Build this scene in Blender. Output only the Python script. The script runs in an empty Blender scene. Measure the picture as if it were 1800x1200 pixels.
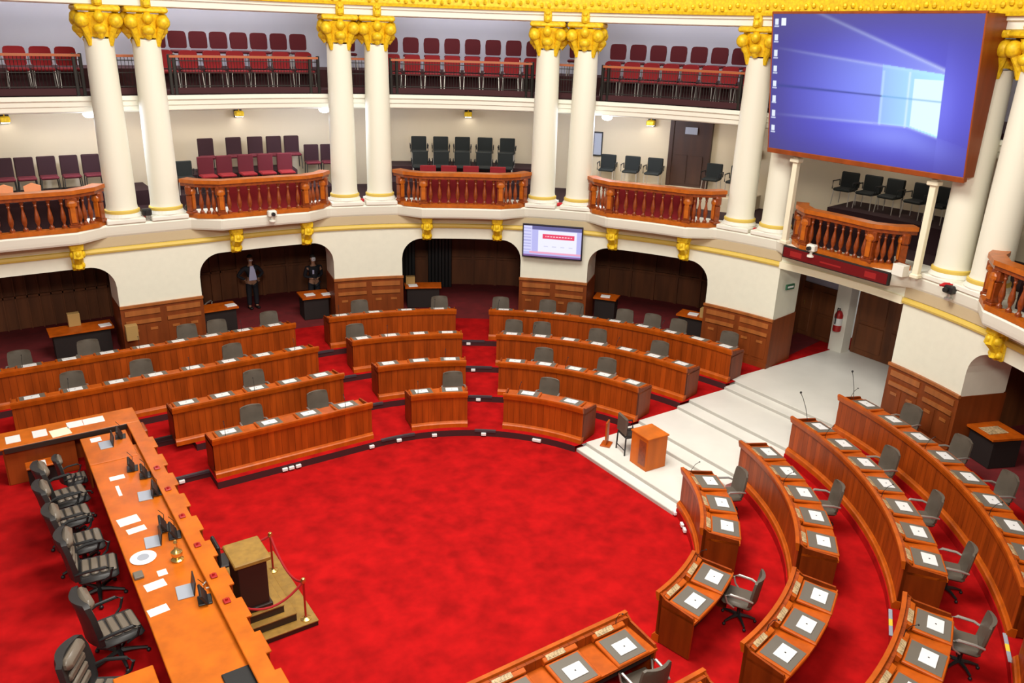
import bpy, math, random
from mathutils import Vector, Matrix
random.seed(7)
PI = math.pi
scene = bpy.context.scene
C = scene.collection

# ---------------------------------------------------------------- camera, world, lights, exposure
# X runs along the axis of the horseshoe hall (presidency table -> marble entrance), Y across it, Z up.
cd = bpy.data.cameras.new('camera'); cam = bpy.data.objects.new('camera', cd); C.objects.link(cam)
_r = Vector((0.82884, -0.5587, 0.02968)); _u = Vector((0.17357, 0.3072, 0.93568)); _f = Vector((0.53188, 0.77038, -0.35159))
cam.matrix_world = Matrix(((_r.x, _u.x, -_f.x, -7.245), (_r.y, _u.y, -_f.y, -11.771), (_r.z, _u.z, -_f.z, 9.118), (0, 0, 0, 1)))
cd.sensor_width = 36.0; cd.lens = 36.0 * 1437.3 / 1800.0; cd.clip_end = 200; cd.clip_start = .1
scene.camera = cam
vs = scene.view_settings
vs.view_transform = 'Standard'; vs.look = 'None'; vs.gamma = 1.0; vs.use_curve_mapping = False; vs.exposure = 0.16
w = bpy.data.worlds.new('world'); scene.world = w; w.use_nodes = True
w.node_tree.nodes['Background'].inputs[0].default_value = (1.0, 0.93, 0.85, 1); w.node_tree.nodes['Background'].inputs[1].default_value = 0.22

def area(name, loc, size, power, color, target=None, sy=None):
    l = bpy.data.lights.new(name, 'AREA'); l.energy = power; l.color = color; l.size = size
    if sy: l.shape = 'RECTANGLE'; l.size_y = sy
    o = bpy.data.objects.new(name, l); C.objects.link(o); o.location = loc
    if target is not None:
        o.rotation_euler = (Vector(target) - Vector(loc)).to_track_quat('-Z', 'Y').to_euler()
    return o
area('ceiling_laylight', (-1, -1, 15.5), 8, 2900, (1.0, .95, .87), (-1, -1, 0), 8)      # glazed ceiling over the hall
area('balcony_floodlight', (-8, -13, 13.0), 4, 1500, (1.0, .95, .84), (6, 7, 3), 2)
area('balcony_floodlight', (9, -12, 13.0), 4, 900, (1.0, .95, .84), (3, 6, 2), 2)

# ---------------------------------------------------------------- materials
def mat(name, col, rough=.5, metal=0., noise=0., nscale=6., emis=None, estr=1., spec=.5, wood=False, planks=0., bump=0., coat=0.):
    m = bpy.data.materials.new(name); m.use_nodes = True; nt = m.node_tree; b = nt.nodes['Principled BSDF']
    b.inputs['Base Color'].default_value = (*col, 1); b.inputs['Roughness'].default_value = rough; b.inputs['Metallic'].default_value = metal
    b.inputs['Specular IOR Level'].default_value = spec
    if coat: b.inputs['Coat Weight'].default_value = coat; b.inputs['Coat Roughness'].default_value = .15
    if emis: b.inputs['Emission Color'].default_value = (*emis, 1); b.inputs['Emission Strength'].default_value = estr
    if noise or wood or planks:
        tc = nt.nodes.new('ShaderNodeTexCoord'); n = nt.nodes.new('ShaderNodeTexNoise'); n.inputs['Scale'].default_value = nscale; n.inputs['Detail'].default_value = 4
        mp = nt.nodes.new('ShaderNodeMapping'); nt.links.new(tc.outputs['Object'], mp.inputs[0]); nt.links.new(mp.outputs[0], n.inputs[0])
        if wood: mp.inputs['Scale'].default_value = (1, 1, .12)
        r = nt.nodes.new('ShaderNodeValToRGB'); r.color_ramp.elements[0].position = .3; r.color_ramp.elements[1].position = .7
        k = noise
        r.color_ramp.elements[0].color = (*[c * (1 - k) for c in col], 1); r.color_ramp.elements[1].color = (*[min(1, c * (1 + k)) for c in col], 1)
        nt.links.new(n.outputs[0], r.inputs[0]); out = r.outputs[0]
        if planks:
            uv = nt.nodes.new('ShaderNodeUVMap'); sx = nt.nodes.new('ShaderNodeSeparateXYZ'); nt.links.new(uv.outputs[0], sx.inputs[0])
            d = nt.nodes.new('ShaderNodeMath'); d.operation = 'DIVIDE'; d.inputs[1].default_value = planks; nt.links.new(sx.outputs[0], d.inputs[0])
            fl = nt.nodes.new('ShaderNodeMath'); fl.operation = 'FLOOR'; nt.links.new(d.outputs[0], fl.inputs[0])
            wn = nt.nodes.new('ShaderNodeTexWhiteNoise'); wn.noise_dimensions = '1D'; nt.links.new(fl.outputs[0], wn.inputs['W'])
            r2 = nt.nodes.new('ShaderNodeMapRange'); r2.inputs[3].default_value = .86; r2.inputs[4].default_value = 1.14; nt.links.new(wn.outputs[0], r2.inputs[0])
            fr = nt.nodes.new('ShaderNodeMath'); fr.operation = 'FRACT'; nt.links.new(d.outputs[0], fr.inputs[0])
            gp = nt.nodes.new('ShaderNodeMath'); gp.operation = 'GREATER_THAN'; gp.inputs[1].default_value = .07; nt.links.new(fr.outputs[0], gp.inputs[0])
            g2 = nt.nodes.new('ShaderNodeMapRange'); g2.inputs[3].default_value = .55; g2.inputs[4].default_value = 1; nt.links.new(gp.outputs[0], g2.inputs[0])
            mu = nt.nodes.new('ShaderNodeMath'); mu.operation = 'MULTIPLY'; nt.links.new(r2.outputs[0], mu.inputs[0]); nt.links.new(g2.outputs[0], mu.inputs[1])
            vm = nt.nodes.new('ShaderNodeVectorMath'); vm.operation = 'SCALE'; nt.links.new(out, vm.inputs[0]); nt.links.new(mu.outputs[0], vm.inputs['Scale']); out = vm.outputs[0]
        nt.links.new(out, b.inputs['Base Color'])
        if bump:
            bp = nt.nodes.new('ShaderNodeBump'); bp.inputs['Strength'].default_value = bump; nt.links.new(n.outputs[0], bp.inputs['Height']); nt.links.new(bp.outputs[0], b.inputs['Normal'])
    return m
M = dict(
    carpet=mat('carpet', (.38, .0045, .005), .95, noise=.26, nscale=3.0, spec=.1, bump=.1),
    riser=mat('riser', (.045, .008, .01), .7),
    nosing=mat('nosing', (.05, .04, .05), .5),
    marble=mat('marble', (.78, .77, .71), .35, noise=.06, nscale=.9),
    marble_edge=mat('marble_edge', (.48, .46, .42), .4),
    plaster=mat('plaster', (.80, .79, .66), .8, noise=.02),
    column=mat('column', (.82, .81, .68), .6),
    white=mat('white', (.82, .81, .72), .6),
    ledge=mat('ledge', (.82, .81, .70), .6),
    tan=mat('tan', (.55, .44, .27), .7),
    gold=mat('gold', (.90, .56, .012), .5, metal=.15, noise=.25, nscale=14, bump=.4),
    goldline=mat('goldline', (.72, .52, .10), .5),
    desk=mat('desk', (.32, .052, .004), .42, wood=True, noise=.25, nscale=7, planks=.15, spec=.3),
    tabletop=mat('tabletop', (.55, .125, .005), .4, wood=True, noise=.2, nscale=3, spec=.3),
    desktop=mat('desktop', (.46, .085, .004), .42, wood=True, noise=.2, nscale=5, spec=.3),
    deskdark=mat('deskdark', (.26, .045, .006), .45, spec=.3, wood=True, noise=.2, nscale=6),
    leatherpad=mat('leatherpad', (.15, .13, .105), .45),
    console=mat('console', (.46, .33, .18), .5, noise=.5, nscale=25),
    paper=mat('paper', (.80, .80, .80), .6),
    wains=mat('wains', (.20, .042, .007), .5, spec=.3, wood=True, noise=.2, nscale=5),
    wains_hi=mat('wains_hi', (.36, .11, .024), .4, wood=True, noise=.2, nscale=5),
    booth=mat('booth', (.16, .048, .013), .6, wood=True, noise=.3, nscale=4),
    doordark=mat('doordark', (.045, .016, .007), .5, wood=True, noise=.3, nscale=4), boothcarpet_shaded=mat('boothcarpet_shaded', (.15, .006, .008), .95, noise=.2, nscale=3),  # booth floor: carpet red with the booths' shade painted into its colour
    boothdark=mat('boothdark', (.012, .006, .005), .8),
    chair=mat('chair', (.105, .085, .065), .5, noise=.08),
    chairdark=mat('chairdark', (.02, .018, .018), .5),
    exec_leather=mat('exec_leather', (.16, .13, .10), .35),
    steel=mat('steel', (.55, .52, .48), .35, metal=.7),
    black=mat('black', (.012, .012, .013), .45),
    maroon=mat('maroon', (.10, .004, .012), .85),
    redfab=mat('redfab', (.24, .005, .010), .85),
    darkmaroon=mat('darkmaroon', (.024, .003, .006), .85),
    blackfab=mat('blackfab', (.006, .009, .008), .8),
    balus=mat('balus', (.24, .045, .006), .3, noise=.3, nscale=12, spec=.6),
    balus_hi=mat('balus_hi', (.46, .11, .006), .35, noise=.2, nscale=6, spec=.5),
    handrail=mat('handrail', (.42, .12, .04), .35),
    iron=mat('iron', (.02, .017, .014), .5, metal=.3),
    uppanel=mat('uppanel', (.045, .006, .009), .8),
    upwall=mat('upwall', (.47, .48, .58), .9),
    galwall=mat('galwall', (.60, .51, .36), .9),
    lilac=mat('lilac', (.52, .52, .66), .9),
    lampglow=mat('lampglow', (.9, .9, .9), .5, emis=(1, .97, .92), estr=9),
    screenframe=mat('screenframe', (.28, .06, .010), .4, wood=True, noise=.25, nscale=3),
    tvframe=mat('tvframe', (.015, .015, .03), .4),
    ledred=mat('ledred', (.09, .002, .004), .4, emis=(.5, 0, .004), estr=.1),
    leddot=mat('leddot', (.2, .01, .01), .4, emis=(.9, .02, .02), estr=.12),
    bronze=mat('bronze', (.30, .165, .03), .45, noise=.2, nscale=8),
    bronzedark=mat('bronzedark', (.025, .012, .008), .5),
    brass=mat('brass', (.75, .5, .16), .25, metal=.9),
    rope=mat('rope', (.35, .006, .01), .8),
    redcloth=mat('redcloth', (.5, .01, .015), .9),
    redpaint=mat('redpaint', (.4, .01, .01), .4),
    skin=mat('skin', (.42, .22, .14), .6), hair=mat('hair', (.02, .015, .012), .7),
    suit=mat('suit', (.012, .013, .02), .8), shirt=mat('shirt', (.62, .66, .98), .7), mask=mat('mask', (.75, .78, .85), .7),
    cardboard=mat('cardboard', (.42, .25, .08), .8), peach=mat('peach', (.85, .33, .15), .8), yellow=mat('yellow', (.85, .6, .05), .6),
    cream=mat('cream', (.85, .8, .6), .7), bluegrey=mat('bluegrey', (.35, .38, .45), .4), green=mat('green', (.03, .12, .06), .6),
)

# ---------------------------------------------------------------- mesh helpers
class MB:
    def __init__(s): s.v = []; s.f = []; s.uv = []; s.mi = []
    def face(s, idx, uv=None, mi=0): s.f.append(tuple(idx)); s.uv.append(uv); s.mi.append(mi)
    def box(s, x0, x1, y0, y1, z0, z1, b=0., mi=0, T=None):
        if x0 > x1: x0, x1 = x1, x0
        if y0 > y1: y0, y1 = y1, y0
        if z0 > z1: z0, z1 = z1, z0
        n = len(s.v); b = min(b, (x1-x0)/2.01, (y1-y0)/2.01, (z1-z0)/2.01)
        if b <= 0:
            P = [(x, y, z) for z in (z0, z1) for y in (y0, y1) for x in (x0, x1)]
            F = [(0, 2, 3, 1), (4, 5, 7, 6), (0, 1, 5, 4), (2, 6, 7, 3), (0, 4, 6, 2), (1, 3, 7, 5)]
        else:
            P = []; ids = {}
            for i, (x, sx) in enumerate(((x0, 1), (x1, -1))):
                for j, (y, sy) in enumerate(((y0, 1), (y1, -1))):
                    for k, (z, sz) in enumerate(((z0, 1), (z1, -1))):
                        ids[i, j, k] = len(P)
                        P += [(x, y+sy*b, z+sz*b), (x+sx*b, y, z+sz*b), (x+sx*b, y+sy*b, z)]
            g = lambda i, j, k, a: ids[i, j, k] + a
            F = []
            for i in (0, 1): F.append([g(i, j, k, 0) for j, k in ((0, 0), (0, 1), (1, 1), (1, 0))][::(1 if i == 0 else -1)])
            for j in (0, 1): F.append([g(i, j, k, 1) for i, k in ((0, 0), (1, 0), (1, 1), (0, 1))][::(1 if j == 0 else -1)])
            for k in (0, 1): F.append([g(i, j, k, 2) for i, j in ((0, 0), (0, 1), (1, 1), (1, 0))][::(1 if k == 0 else -1)])
            for j in (0, 1):
                for k in (0, 1): F.append([g(0, j, k, 1), g(1, j, k, 1), g(1, j, k, 2), g(0, j, k, 2)][::(1 if j != k else -1)])
            for i in (0, 1):
                for k in (0, 1): F.append([g(i, 0, k, 0), g(i, 1, k, 0), g(i, 1, k, 2), g(i, 0, k, 2)][::(-1 if i != k else 1)])
            for i in (0, 1):
                for j in (0, 1): F.append([g(i, j, 0, 0), g(i, j, 1, 0), g(i, j, 1, 1), g(i, j, 0, 1)][::(1 if i != j else -1)])
            for i in (0, 1):
                for j in (0, 1):
                    for k in (0, 1): F.append([g(i, j, k, 0), g(i, j, k, 1), g(i, j, k, 2)][::(-1 if (i+j+k) % 2 == 0 else 1)])
        if T is not None: P = [tuple(T @ Vector(p)) for p in P]
        s.v += P
        for f in F: s.face([n+q for q in f], mi=mi)
        return s
    def lathe(s, prof, cx=0, cy=0, z=0, seg=16, mi=0, T=None, cap=True):
        n = len(s.v)
        for r, h in prof:
            for k in range(seg):
                p = Vector((cx+r*math.cos(2*PI*k/seg), cy+r*math.sin(2*PI*k/seg), z+h)); s.v.append(tuple(T @ p if T is not None else p))
        for a in range(len(prof)-1):
            for k in range(seg):
                k2 = (k+1) % seg; s.face((n+a*seg+k, n+a*seg+k2, n+(a+1)*seg+k2, n+(a+1)*seg+k), mi=mi)
        if cap:
            s.face([n+k for k in range(seg)][::-1], mi=mi); s.face([n+(len(prof)-1)*seg+k for k in range(seg)], mi=mi)
        return s
    def tube(s, pts, r, seg=8, mi=0):
        pts = [Vector(p) for p in pts]; n = len(s.v); rr = r if isinstance(r, (list, tuple)) else [r]*len(pts)
        for i, p in enumerate(pts):
            d = (pts[min(i+1, len(pts)-1)] - pts[max(i-1, 0)]).normalized()
            a = d.cross(Vector((0, 0, 1)) if abs(d.z) < .95 else Vector((1, 0, 0))).normalized(); c = d.cross(a)
            for k in range(seg):
                t = 2*PI*k/seg; s.v.append(tuple(p + (a*math.cos(t) + c*math.sin(t))*rr[i]))
        for i in range(len(pts)-1):
            for k in range(seg):
                k2 = (k+1) % seg; s.face((n+i*seg+k, n+(i+1)*seg+k, n+(i+1)*seg+k2, n+i*seg+k2), mi=mi)
        s.face([n+k for k in range(seg)], mi=mi); s.face([n+(len(pts)-1)*seg+k for k in range(seg)][::-1], mi=mi)
        return s
    def ball(s, c, rx, ry=None, rz=None, seg=10, rings=6, mi=0):
        ry = ry or rx; rz = rz or rx
        prof = []
        n = len(s.v)
        for a in range(rings+1):
            th = PI*a/rings
            for k in range(seg):
                ph = 2*PI*k/seg
                s.v.append((c[0]+rx*math.sin(th)*math.cos(ph), c[1]+ry*math.sin(th)*math.sin(ph), c[2]-rz*math.cos(th)))
        for a in range(rings):
            for k in range(seg):
                k2 = (k+1) % seg; s.face((n+a*seg+k, n+a*seg+k2, n+(a+1)*seg+k2, n+(a+1)*seg+k), mi=mi)
        return s
    def prism(s, poly, z0, z1, mi=0, T=None):
        n = len(s.v); m = len(poly)
        P = [(x, y, z0) for x, y in poly] + [(x, y, z1) for x, y in poly]
        s.v += [tuple(T @ Vector(p)) for p in P] if T is not None else P
        s.face([n+k for k in range(m)][::-1], mi=mi); s.face([n+m+k for k in range(m)], mi=mi)
        for k in range(m): s.face((n+k, n+(k+1) % m, n+m+(k+1) % m, n+m+k), mi=mi)
        return s
    def build(s, name, material, parent=None, smooth=False, loc=None, rotz=None):
        me = bpy.data.meshes.new(name); me.from_pydata(s.v, [], s.f)
        mats = material if isinstance(material, (list, tuple)) else [material]
        for m in mats: me.materials.append(M[m] if isinstance(m, str) else m)
        if len(mats) > 1: me.polygons.foreach_set('material_index', s.mi)
        if any(u is not None for u in s.uv):
            ul = me.uv_layers.new(name='UVMap'); k = 0
            for f, u in zip(s.f, s.uv):
                for j in range(len(f)):
                    ul.data[k].uv = u[j] if u is not None else (0, 0); k += 1
        me.update()
        if smooth:
            me.polygons.foreach_set('use_smooth', [True]*len(me.polygons))
            try: me.set_sharp_from_angle(angle=math.radians(40))
            except Exception: pass
        o = bpy.data.objects.new(name, me); C.objects.link(o)
        if parent is not None: o.parent = parent
        if loc is not None: o.location = loc
        if rotz is not None: o.rotation_euler.z = rotz
        return o
def tag(o, label, cat, group=None, kind=None):
    o['label'] = label; o['category'] = cat
    if group: o['group'] = group
    if kind: o['kind'] = kind
    return o
def struct(o, label=None):
    o['kind'] = 'structure'
    if label: o['label'] = label
    return o
def empty(name, loc, rotz=0.):
    o = bpy.data.objects.new(name, None); C.objects.link(o); o.location = loc; o.rotation_euler.z = rotz; o.empty_display_size = .1
    return o
def copy_tree(o, parent=None):
    c = o.copy(); C.objects.link(c)
    if parent is not None: c.parent = parent
    for ch in list(KIDS.get(o.name, [])) : copy_tree(bpy.data.objects[ch], c)
    return c
KIDS = {}
def index_tree(o):
    KIDS[o.name] = [c.name for c in o.children]
    for c in o.children: index_tree(c)
def stamp(proto, state, loc, rotz, label=None):
    """first call uses the prototype itself, later ones copy it and its parts"""
    if not state.get(proto.name):
        bpy.context.view_layer.update(); index_tree(proto); state[proto.name] = True; o = proto
    else: o = copy_tree(proto)
    o.location = loc; o.rotation_euler.z = rotz
    if label: o['label'] = label
    return o
USED = {}
def ordn(n): return ['first','second','third','fourth','fifth','sixth','seventh','eighth','ninth','tenth','eleventh','twelfth','thirteenth','fourteenth','fifteenth','sixteenth','seventeenth','eighteenth','nineteenth','twentieth','twenty-first','twenty-second','twenty-third','twenty-fourth','twenty-fifth','twenty-sixth','twenty-seventh','twenty-eighth','twenty-ninth','thirtieth','thirty-first','thirty-second','thirty-third','thirty-fourth','thirty-fifth','thirty-sixth','thirty-seventh','thirty-eighth','thirty-ninth','fortieth'][n-1]

# horseshoe coordinates: w in degrees up to +-90, beyond that every 10 units are one metre of straight wing
GX = -0.316
def hp(r, w, c=0.):
    s = 1 if w >= 0 else -1; a = abs(w)
    if a <= 90: t = math.radians(a); return Vector((c+r*math.cos(t), s*r*math.sin(t), 0))
    return Vector((c-(a-90)/10., s*r, 0))
def hang(w): return math.radians(max(-90, min(90, w)))       # direction pointing outward
def alen(r, w):
    a = abs(w); L = r*math.radians(min(a, 90)) + max(0, a-90)/10.
    return L if w >= 0 else -L
def winv(r, s):
    q = r*PI/2; a = abs(s); wv = math.degrees(a/r) if a <= q else 90+(a-q)*10
    return wv if s >= 0 else -wv
def steps(w0, w1, d=2.):
    n = max(1, int(math.ceil(abs(w1-w0)/d))); ws = [w0+(w1-w0)*i/n for i in range(n+1)]
    for k in (90, -90):
        if min(w0, w1) < k < max(w0, w1): ws.append(k)
    return sorted(set(round(x, 4) for x in ws))
def sweep(mb, prof, w0, w1, c=0., d=2., mi=0, pf=None):
    """closed profile [(r,z)...] swept along the horseshoe; prof may be a function of w"""
    ws = steps(min(w0, w1), max(w0, w1), d); n = len(mb.v); m = None
    for w_ in ws:
        pr = prof(w_) if callable(prof) else prof; m = len(pr)
        for r, z in pr: p = hp(r, w_, c); mb.v.append((p.x, p.y, z))
    pr0 = prof(ws[0]) if callable(prof) else prof
    vv = [0]
    for k in range(m): a, b = pr0[k], pr0[(k+1) % m]; vv.append(vv[-1]+math.hypot(a[0]-b[0], a[1]-b[1]))
    for i in range(len(ws)-1):
        for k in range(m):
            k2 = (k+1) % m; r0 = pr0[k][0]; u0, u1 = alen(r0, ws[i]), alen(r0, ws[i+1])
            mb.face((n+i*m+k, n+i*m+k2, n+(i+1)*m+k2, n+(i+1)*m+k), uv=[(u0, vv[k]), (u0, vv[k+1]), (u1, vv[k+1]), (u1, vv[k])], mi=mi)
    mb.face([n+k for k in range(m)], mi=mi); mb.face([n+(len(ws)-1)*m+k for k in range(m)][::-1], mi=mi)
    return mb
def rect(r0, r1, z0, z1): return [(r0, z0), (r1, z0), (r1, z1), (r0, z1)]

# ---------------------------------------------------------------- floors
ZF = [0.0, .163, .326, .489]; RT = [4.22, 5.87, 7.5, 9.15]; RD = [4.40, 6.02, 7.65, 9.28]; ZP = -.163
f = MB(); f.box(-16, 4.3, -9, 9, ZP-.3, ZP)
for k in range(4):
    zo = ZF[k]
    for sgn in (1, -1):
        a0 = math.degrees(math.asin(1.6/RT[k])); a1 = math.degrees(math.asin(1.6/15.5))
        W = [x for x in steps(0, 1, .02)]
        ws_in = []; n = 70; wend = 210
        for i in range(n+1): ws_in.append((a0+(90-a0)*i/50., a1+(90-a1)*i/50.) if i <= 50 else (90+(wend-90)*(i-50)/20., 90+(wend-90)*(i-50)/20.))
        if True:
            ws_in = ws_in[:51] + [(x, x) for x in (100, 110, 120, 127.0, 127.01, 140, 160, 180, wend)]
        base = len(f.v)
        for (wi, wo) in ws_in:
            ri = (RT[k] if sgn > 0 else RD[k]-.05) + (.62 if (sgn > 0 and wi > 127 and k < 2) else 0)
            p = hp(ri, sgn*wi); q = hp(15.5, sgn*wo)
            f.v += [(p.x, p.y, zo), (q.x, q.y, zo), (p.x, p.y, zo-.1631)]
        for i in range(len(ws_in)-1):
            a = base+i*3; b = a+3
            f.face((a, a+1, b+1, b) if sgn < 0 else (a, b, b+1, a+1), mi=0)
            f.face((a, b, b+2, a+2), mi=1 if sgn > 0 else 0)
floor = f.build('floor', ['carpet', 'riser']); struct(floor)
d = MB(); d.box(-16, -4.86, -9, 6.35, ZP-.1, .28, mi=0); struct(d.build('floor', ['carpet']))
# dark nosing strip along the riser edges that show in the aisles
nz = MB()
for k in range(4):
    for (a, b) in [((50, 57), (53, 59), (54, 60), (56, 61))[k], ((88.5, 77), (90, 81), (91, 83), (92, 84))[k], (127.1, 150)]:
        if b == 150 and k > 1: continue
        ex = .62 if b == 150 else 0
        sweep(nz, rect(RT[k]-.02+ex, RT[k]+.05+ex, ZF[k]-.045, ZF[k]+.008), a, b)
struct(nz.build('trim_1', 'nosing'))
# marble steps and landing
mb = MB(); TL = [(3.98, -.082), (4.26, .002), (5.54, .084), (5.94, .167), (7.27, .248), (7.68, .33), (9.01, .412), (9.40, .494)]
for i, (t, z) in enumerate(TL):
    t1 = TL[i+1][0] if i < 7 else 14.3
    hw = 1.62 if i < 7 else 1.8
    mb.box(t, t1+.002, -hw, hw, ZP-.2, z, mi=0)
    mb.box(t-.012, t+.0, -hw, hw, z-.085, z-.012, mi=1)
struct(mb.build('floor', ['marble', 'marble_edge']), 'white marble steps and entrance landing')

# ---------------------------------------------------------------- walls below the galleries
PIER = {'wall_near_right': (-19.5, -9.1), 'wall_right': (9.1, 19.7), 'wall_centre': (38.7, 49.4), 'wall_left': (68.2, 78.8), 'wall_far_left': (106.8, 128.2)}
RW = 11.3; ZL = .489
tn = 2
for nm, (a, b) in PIER.items():
    m_ = MB(); sweep(m_, rect(RW, 12.5, 1.95, 4.1), a, b, GX); sweep(m_, rect(RW+.03, 12.47, ZL, 1.95), a, b, GX)
    o = struct(m_.build(nm, 'plaster'))
    m_ = MB(); sweep(m_, rect(RW-.03, 12.53, ZL, 1.93), a-.1, b+.1, GX, mi=0)
    sweep(m_, rect(RW-.07, RW, 1.89, 1.96), a-.15, b+.15, GX, mi=1); sweep(m_, rect(RW-.06, RW, ZL, ZL+.16), a-.12, b+.12, GX, mi=0)
    n = 2; L = (b-a)/n
    for k in range(n):
        c0 = a+L*k+L*.08; c1 = a+L*(k+1)-L*.08
        sweep(m_, rect(RW-.055, RW, 1.66, 1.80), c0, c1, GX, mi=1)
        sweep(m_, rect(RW-.065, RW, 1.42, 1.52), c0, c1, GX, mi=1)
        sweep(m_, rect(RW-.045, RW, .75, 1.36), c0, c0+L*.38, GX, mi=0); sweep(m_, rect(RW-.045, RW, .75, 1.36), c1-L*.38, c1, GX, mi=0)
        sweep(m_, rect(RW-.06, RW, 1.2, 1.27), c0+L*.1, c0+L*.28, GX, mi=1); sweep(m_, rect(RW-.06, RW, 1.2, 1.27), c1-L*.28, c1-L*.1, GX, mi=1)
    struct(m_.build('trim_%d' % tn, ['wains', 'wains_hi'])); tn += 1
BAYS = [(-38.7, -19.5), (19.7, 38.7), (49.4, 68.2), (78.8, 106.8), (128.2, 163)]
def archz(s0, s1, s, zt=3.12, rad=.62):
    dd = min(s-s0, s1-s)
    if dd >= rad: return zt
    return zt-rad+math.sqrt(max(0, rad*rad-(rad-max(dd, 0))**2))
lin = MB()
for a, b in BAYS:
    s0, s1 = alen(RW, a), alen(RW, b)
    N = 60; ss = [s0+(s1-s0)*i/N for i in range(N+1)]
    ss += [s0+x for x in (.02, .05, .09, .14, .2, .3, .42, .55)] + [s1-x for x in (.02, .05, .09, .14, .2, .3, .42, .55)]; ss = sorted(ss)
    base = len(lin.v)
    for s in ss:
        w_ = winv(RW, s); za = archz(s0, s1, s); p = hp(RW, w_, GX); q = hp(12.5, w_, GX)
        lin.v += [(p.x, p.y, za), (p.x, p.y, 3.9), (q.x, q.y, za), (q.x, q.y, 3.9)]
    for i in range(len(ss)-1):
        e = base+i*4; g = e+4
        lin.face((e, e+1, g+1, g)); lin.face((e, g, g+2, e+2)); lin.face((e+2, g+2, g+3, e+3)); lin.face((e+1, e+3, g+3, g+1))
struct(lin.build('wall_arches', 'plaster'))
sb = MB()
for s_ in (1,):
    sweep(sb, rect(RW+.0, RW+.5, 3.45, 3.9), -9.1, 9.1, GX)
struct(sb.build('wall_entrance', 'plaster'))
# booth interiors: dark panelled back wall, side walls, ceiling
bb = MB(); sweep(bb, rect(15.2, 15.35, ZL, 4.1), 8.9, 200, GX, mi=0); sweep(bb, rect(15.2, 15.35, ZL, 4.1), -60, -8.9, GX, mi=0)
for w_ in [x*3.1+20 for x in range(0, 45)]: sweep(bb, rect(15.12, 15.2, ZL, 2.6), w_, w_+.35, GX, mi=0)
sweep(bb, rect(15.1, 15.2, 2.55, 2.68), 20, 200, GX, mi=0); sweep(bb, rect(15.12, 15.2, 1.45, 1.52), 20, 200, GX)
struct(bb.build('wall_booths', ['booth']))
bc = MB(); sweep(bc, rect(12.5, 15.35, 3.95, 4.1), 9.3, 200, GX); sweep(bc, rect(12.5, 15.35, 3.95, 4.1), -60, -9.3, GX)
struct(bc.build('ceiling', 'lilac'))
sw = MB()
for nm, (a, b) in PIER.items():
    mid = (a+b)/2; sweep(sw, rect(12.5, 15.2, ZL, 3.95), mid-1.5 if abs(mid) < 100 else mid-4, mid+1.5 if abs(mid) < 100 else mid+4, GX)
struct(sw.build('wall_partitions', 'booth'))
bf = MB(); sweep(bf, rect(11.36, 15.2, ZL-.05, ZL+.003), 9.6, 200, GX); sweep(bf, rect(11.36, 15.2, ZL-.05, ZL+.003), -60, -9.6, GX); struct(bf.build('floor', 'boothcarpet_shaded'))  # carpet overlay, its colour darkened to stand for shade in the booths
# entrance recess
e = MB(); e.box(14.3, 14.45, -2.6, 5.2, 2.6, 4.0); e.box(12.2, 14.4, -1.95, -1.82, ZL, 4.0); struct(e.build('wall_recess', 'lilac'))
e = MB(); e.box(12.0, 14.4, -2.0, 5.0, 3.7, 3.8); struct(e.build('ceiling', 'lilac'))
def door(name, x, y0, y1, z0, z1, n):
    D = MB(); D.box(x, x+.08, y0, y1, z0, z1, .005)
    st = (y1-y0)/n
    for k in range(n):
        for (u, v) in ((.08, .45), (.5, .9)):
            D.box(x-.03, x, y0+st*k+.12, y0+st*(k+1)-.12, z0+(z1-z0)*u, z0+(z1-z0)*v, .012)
    o = D.build(name, 'booth'); struct(o); h = MB().tube([(x-.06, (y0+y1)/2-.08, z0+1.0), (x-.06, (y0+y1)/2-.08, z0+1.15)], .015).build('door_handle', 'brass', o)
    return o
door('door_1', 14.2, -1.8, 1.42, ZL+.01, 2.6, 3); door('door_2', 14.2, 1.95, 4.6, ZL+.01, 2.2, 3); e = MB().box(14.24, 14.3, 1.9, 5.0, 2.2, 2.7); struct(e.build('wall_recess', 'lilac'))
p = MB(); p.box(13.8, 14.2, 1.45, 1.9, ZL, 3.7, .01); struct(p.build('wall_pillar', 'white'))
fe = empty('fire_extinguisher', (13.72, 1.66, 1.15)); tag(fe, 'red fire extinguisher with white label on the white entrance pillar', 'fire extinguisher')
MB().lathe([(.04, 0), (.11, .01), (.12, .05), (.12, .5), (.08, .6), (.04, .64)], seg=16).build('cylinder', 'redpaint', fe, True)
MB().lathe([(.122, .2), (.122, .42)], seg=16).build('white_label', 'paper', fe, True)
MB().tube([(0, 0, .62), (0, 0, .7), (-.1, 0, .74), (-.14, 0, .5), (-.14, 0, .25)], .018).build('hose', 'black', fe, True)
# green exit plate on the side of the right pier
ex = MB(); pz = hp(11.75, 9.0, GX); ex.box(pz.x-.17, pz.x+.17, 1.70, 1.745, 2.78, 2.93, .005, mi=0); ex.box(pz.x-.12, pz.x+.12, 1.697, 1.70, 2.83, 2.88, mi=1)
tag(ex.build('exit_sign', ['green', 'paper']), 'small green exit plate on the side face of the wall pier beside the entrance', 'sign')

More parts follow.
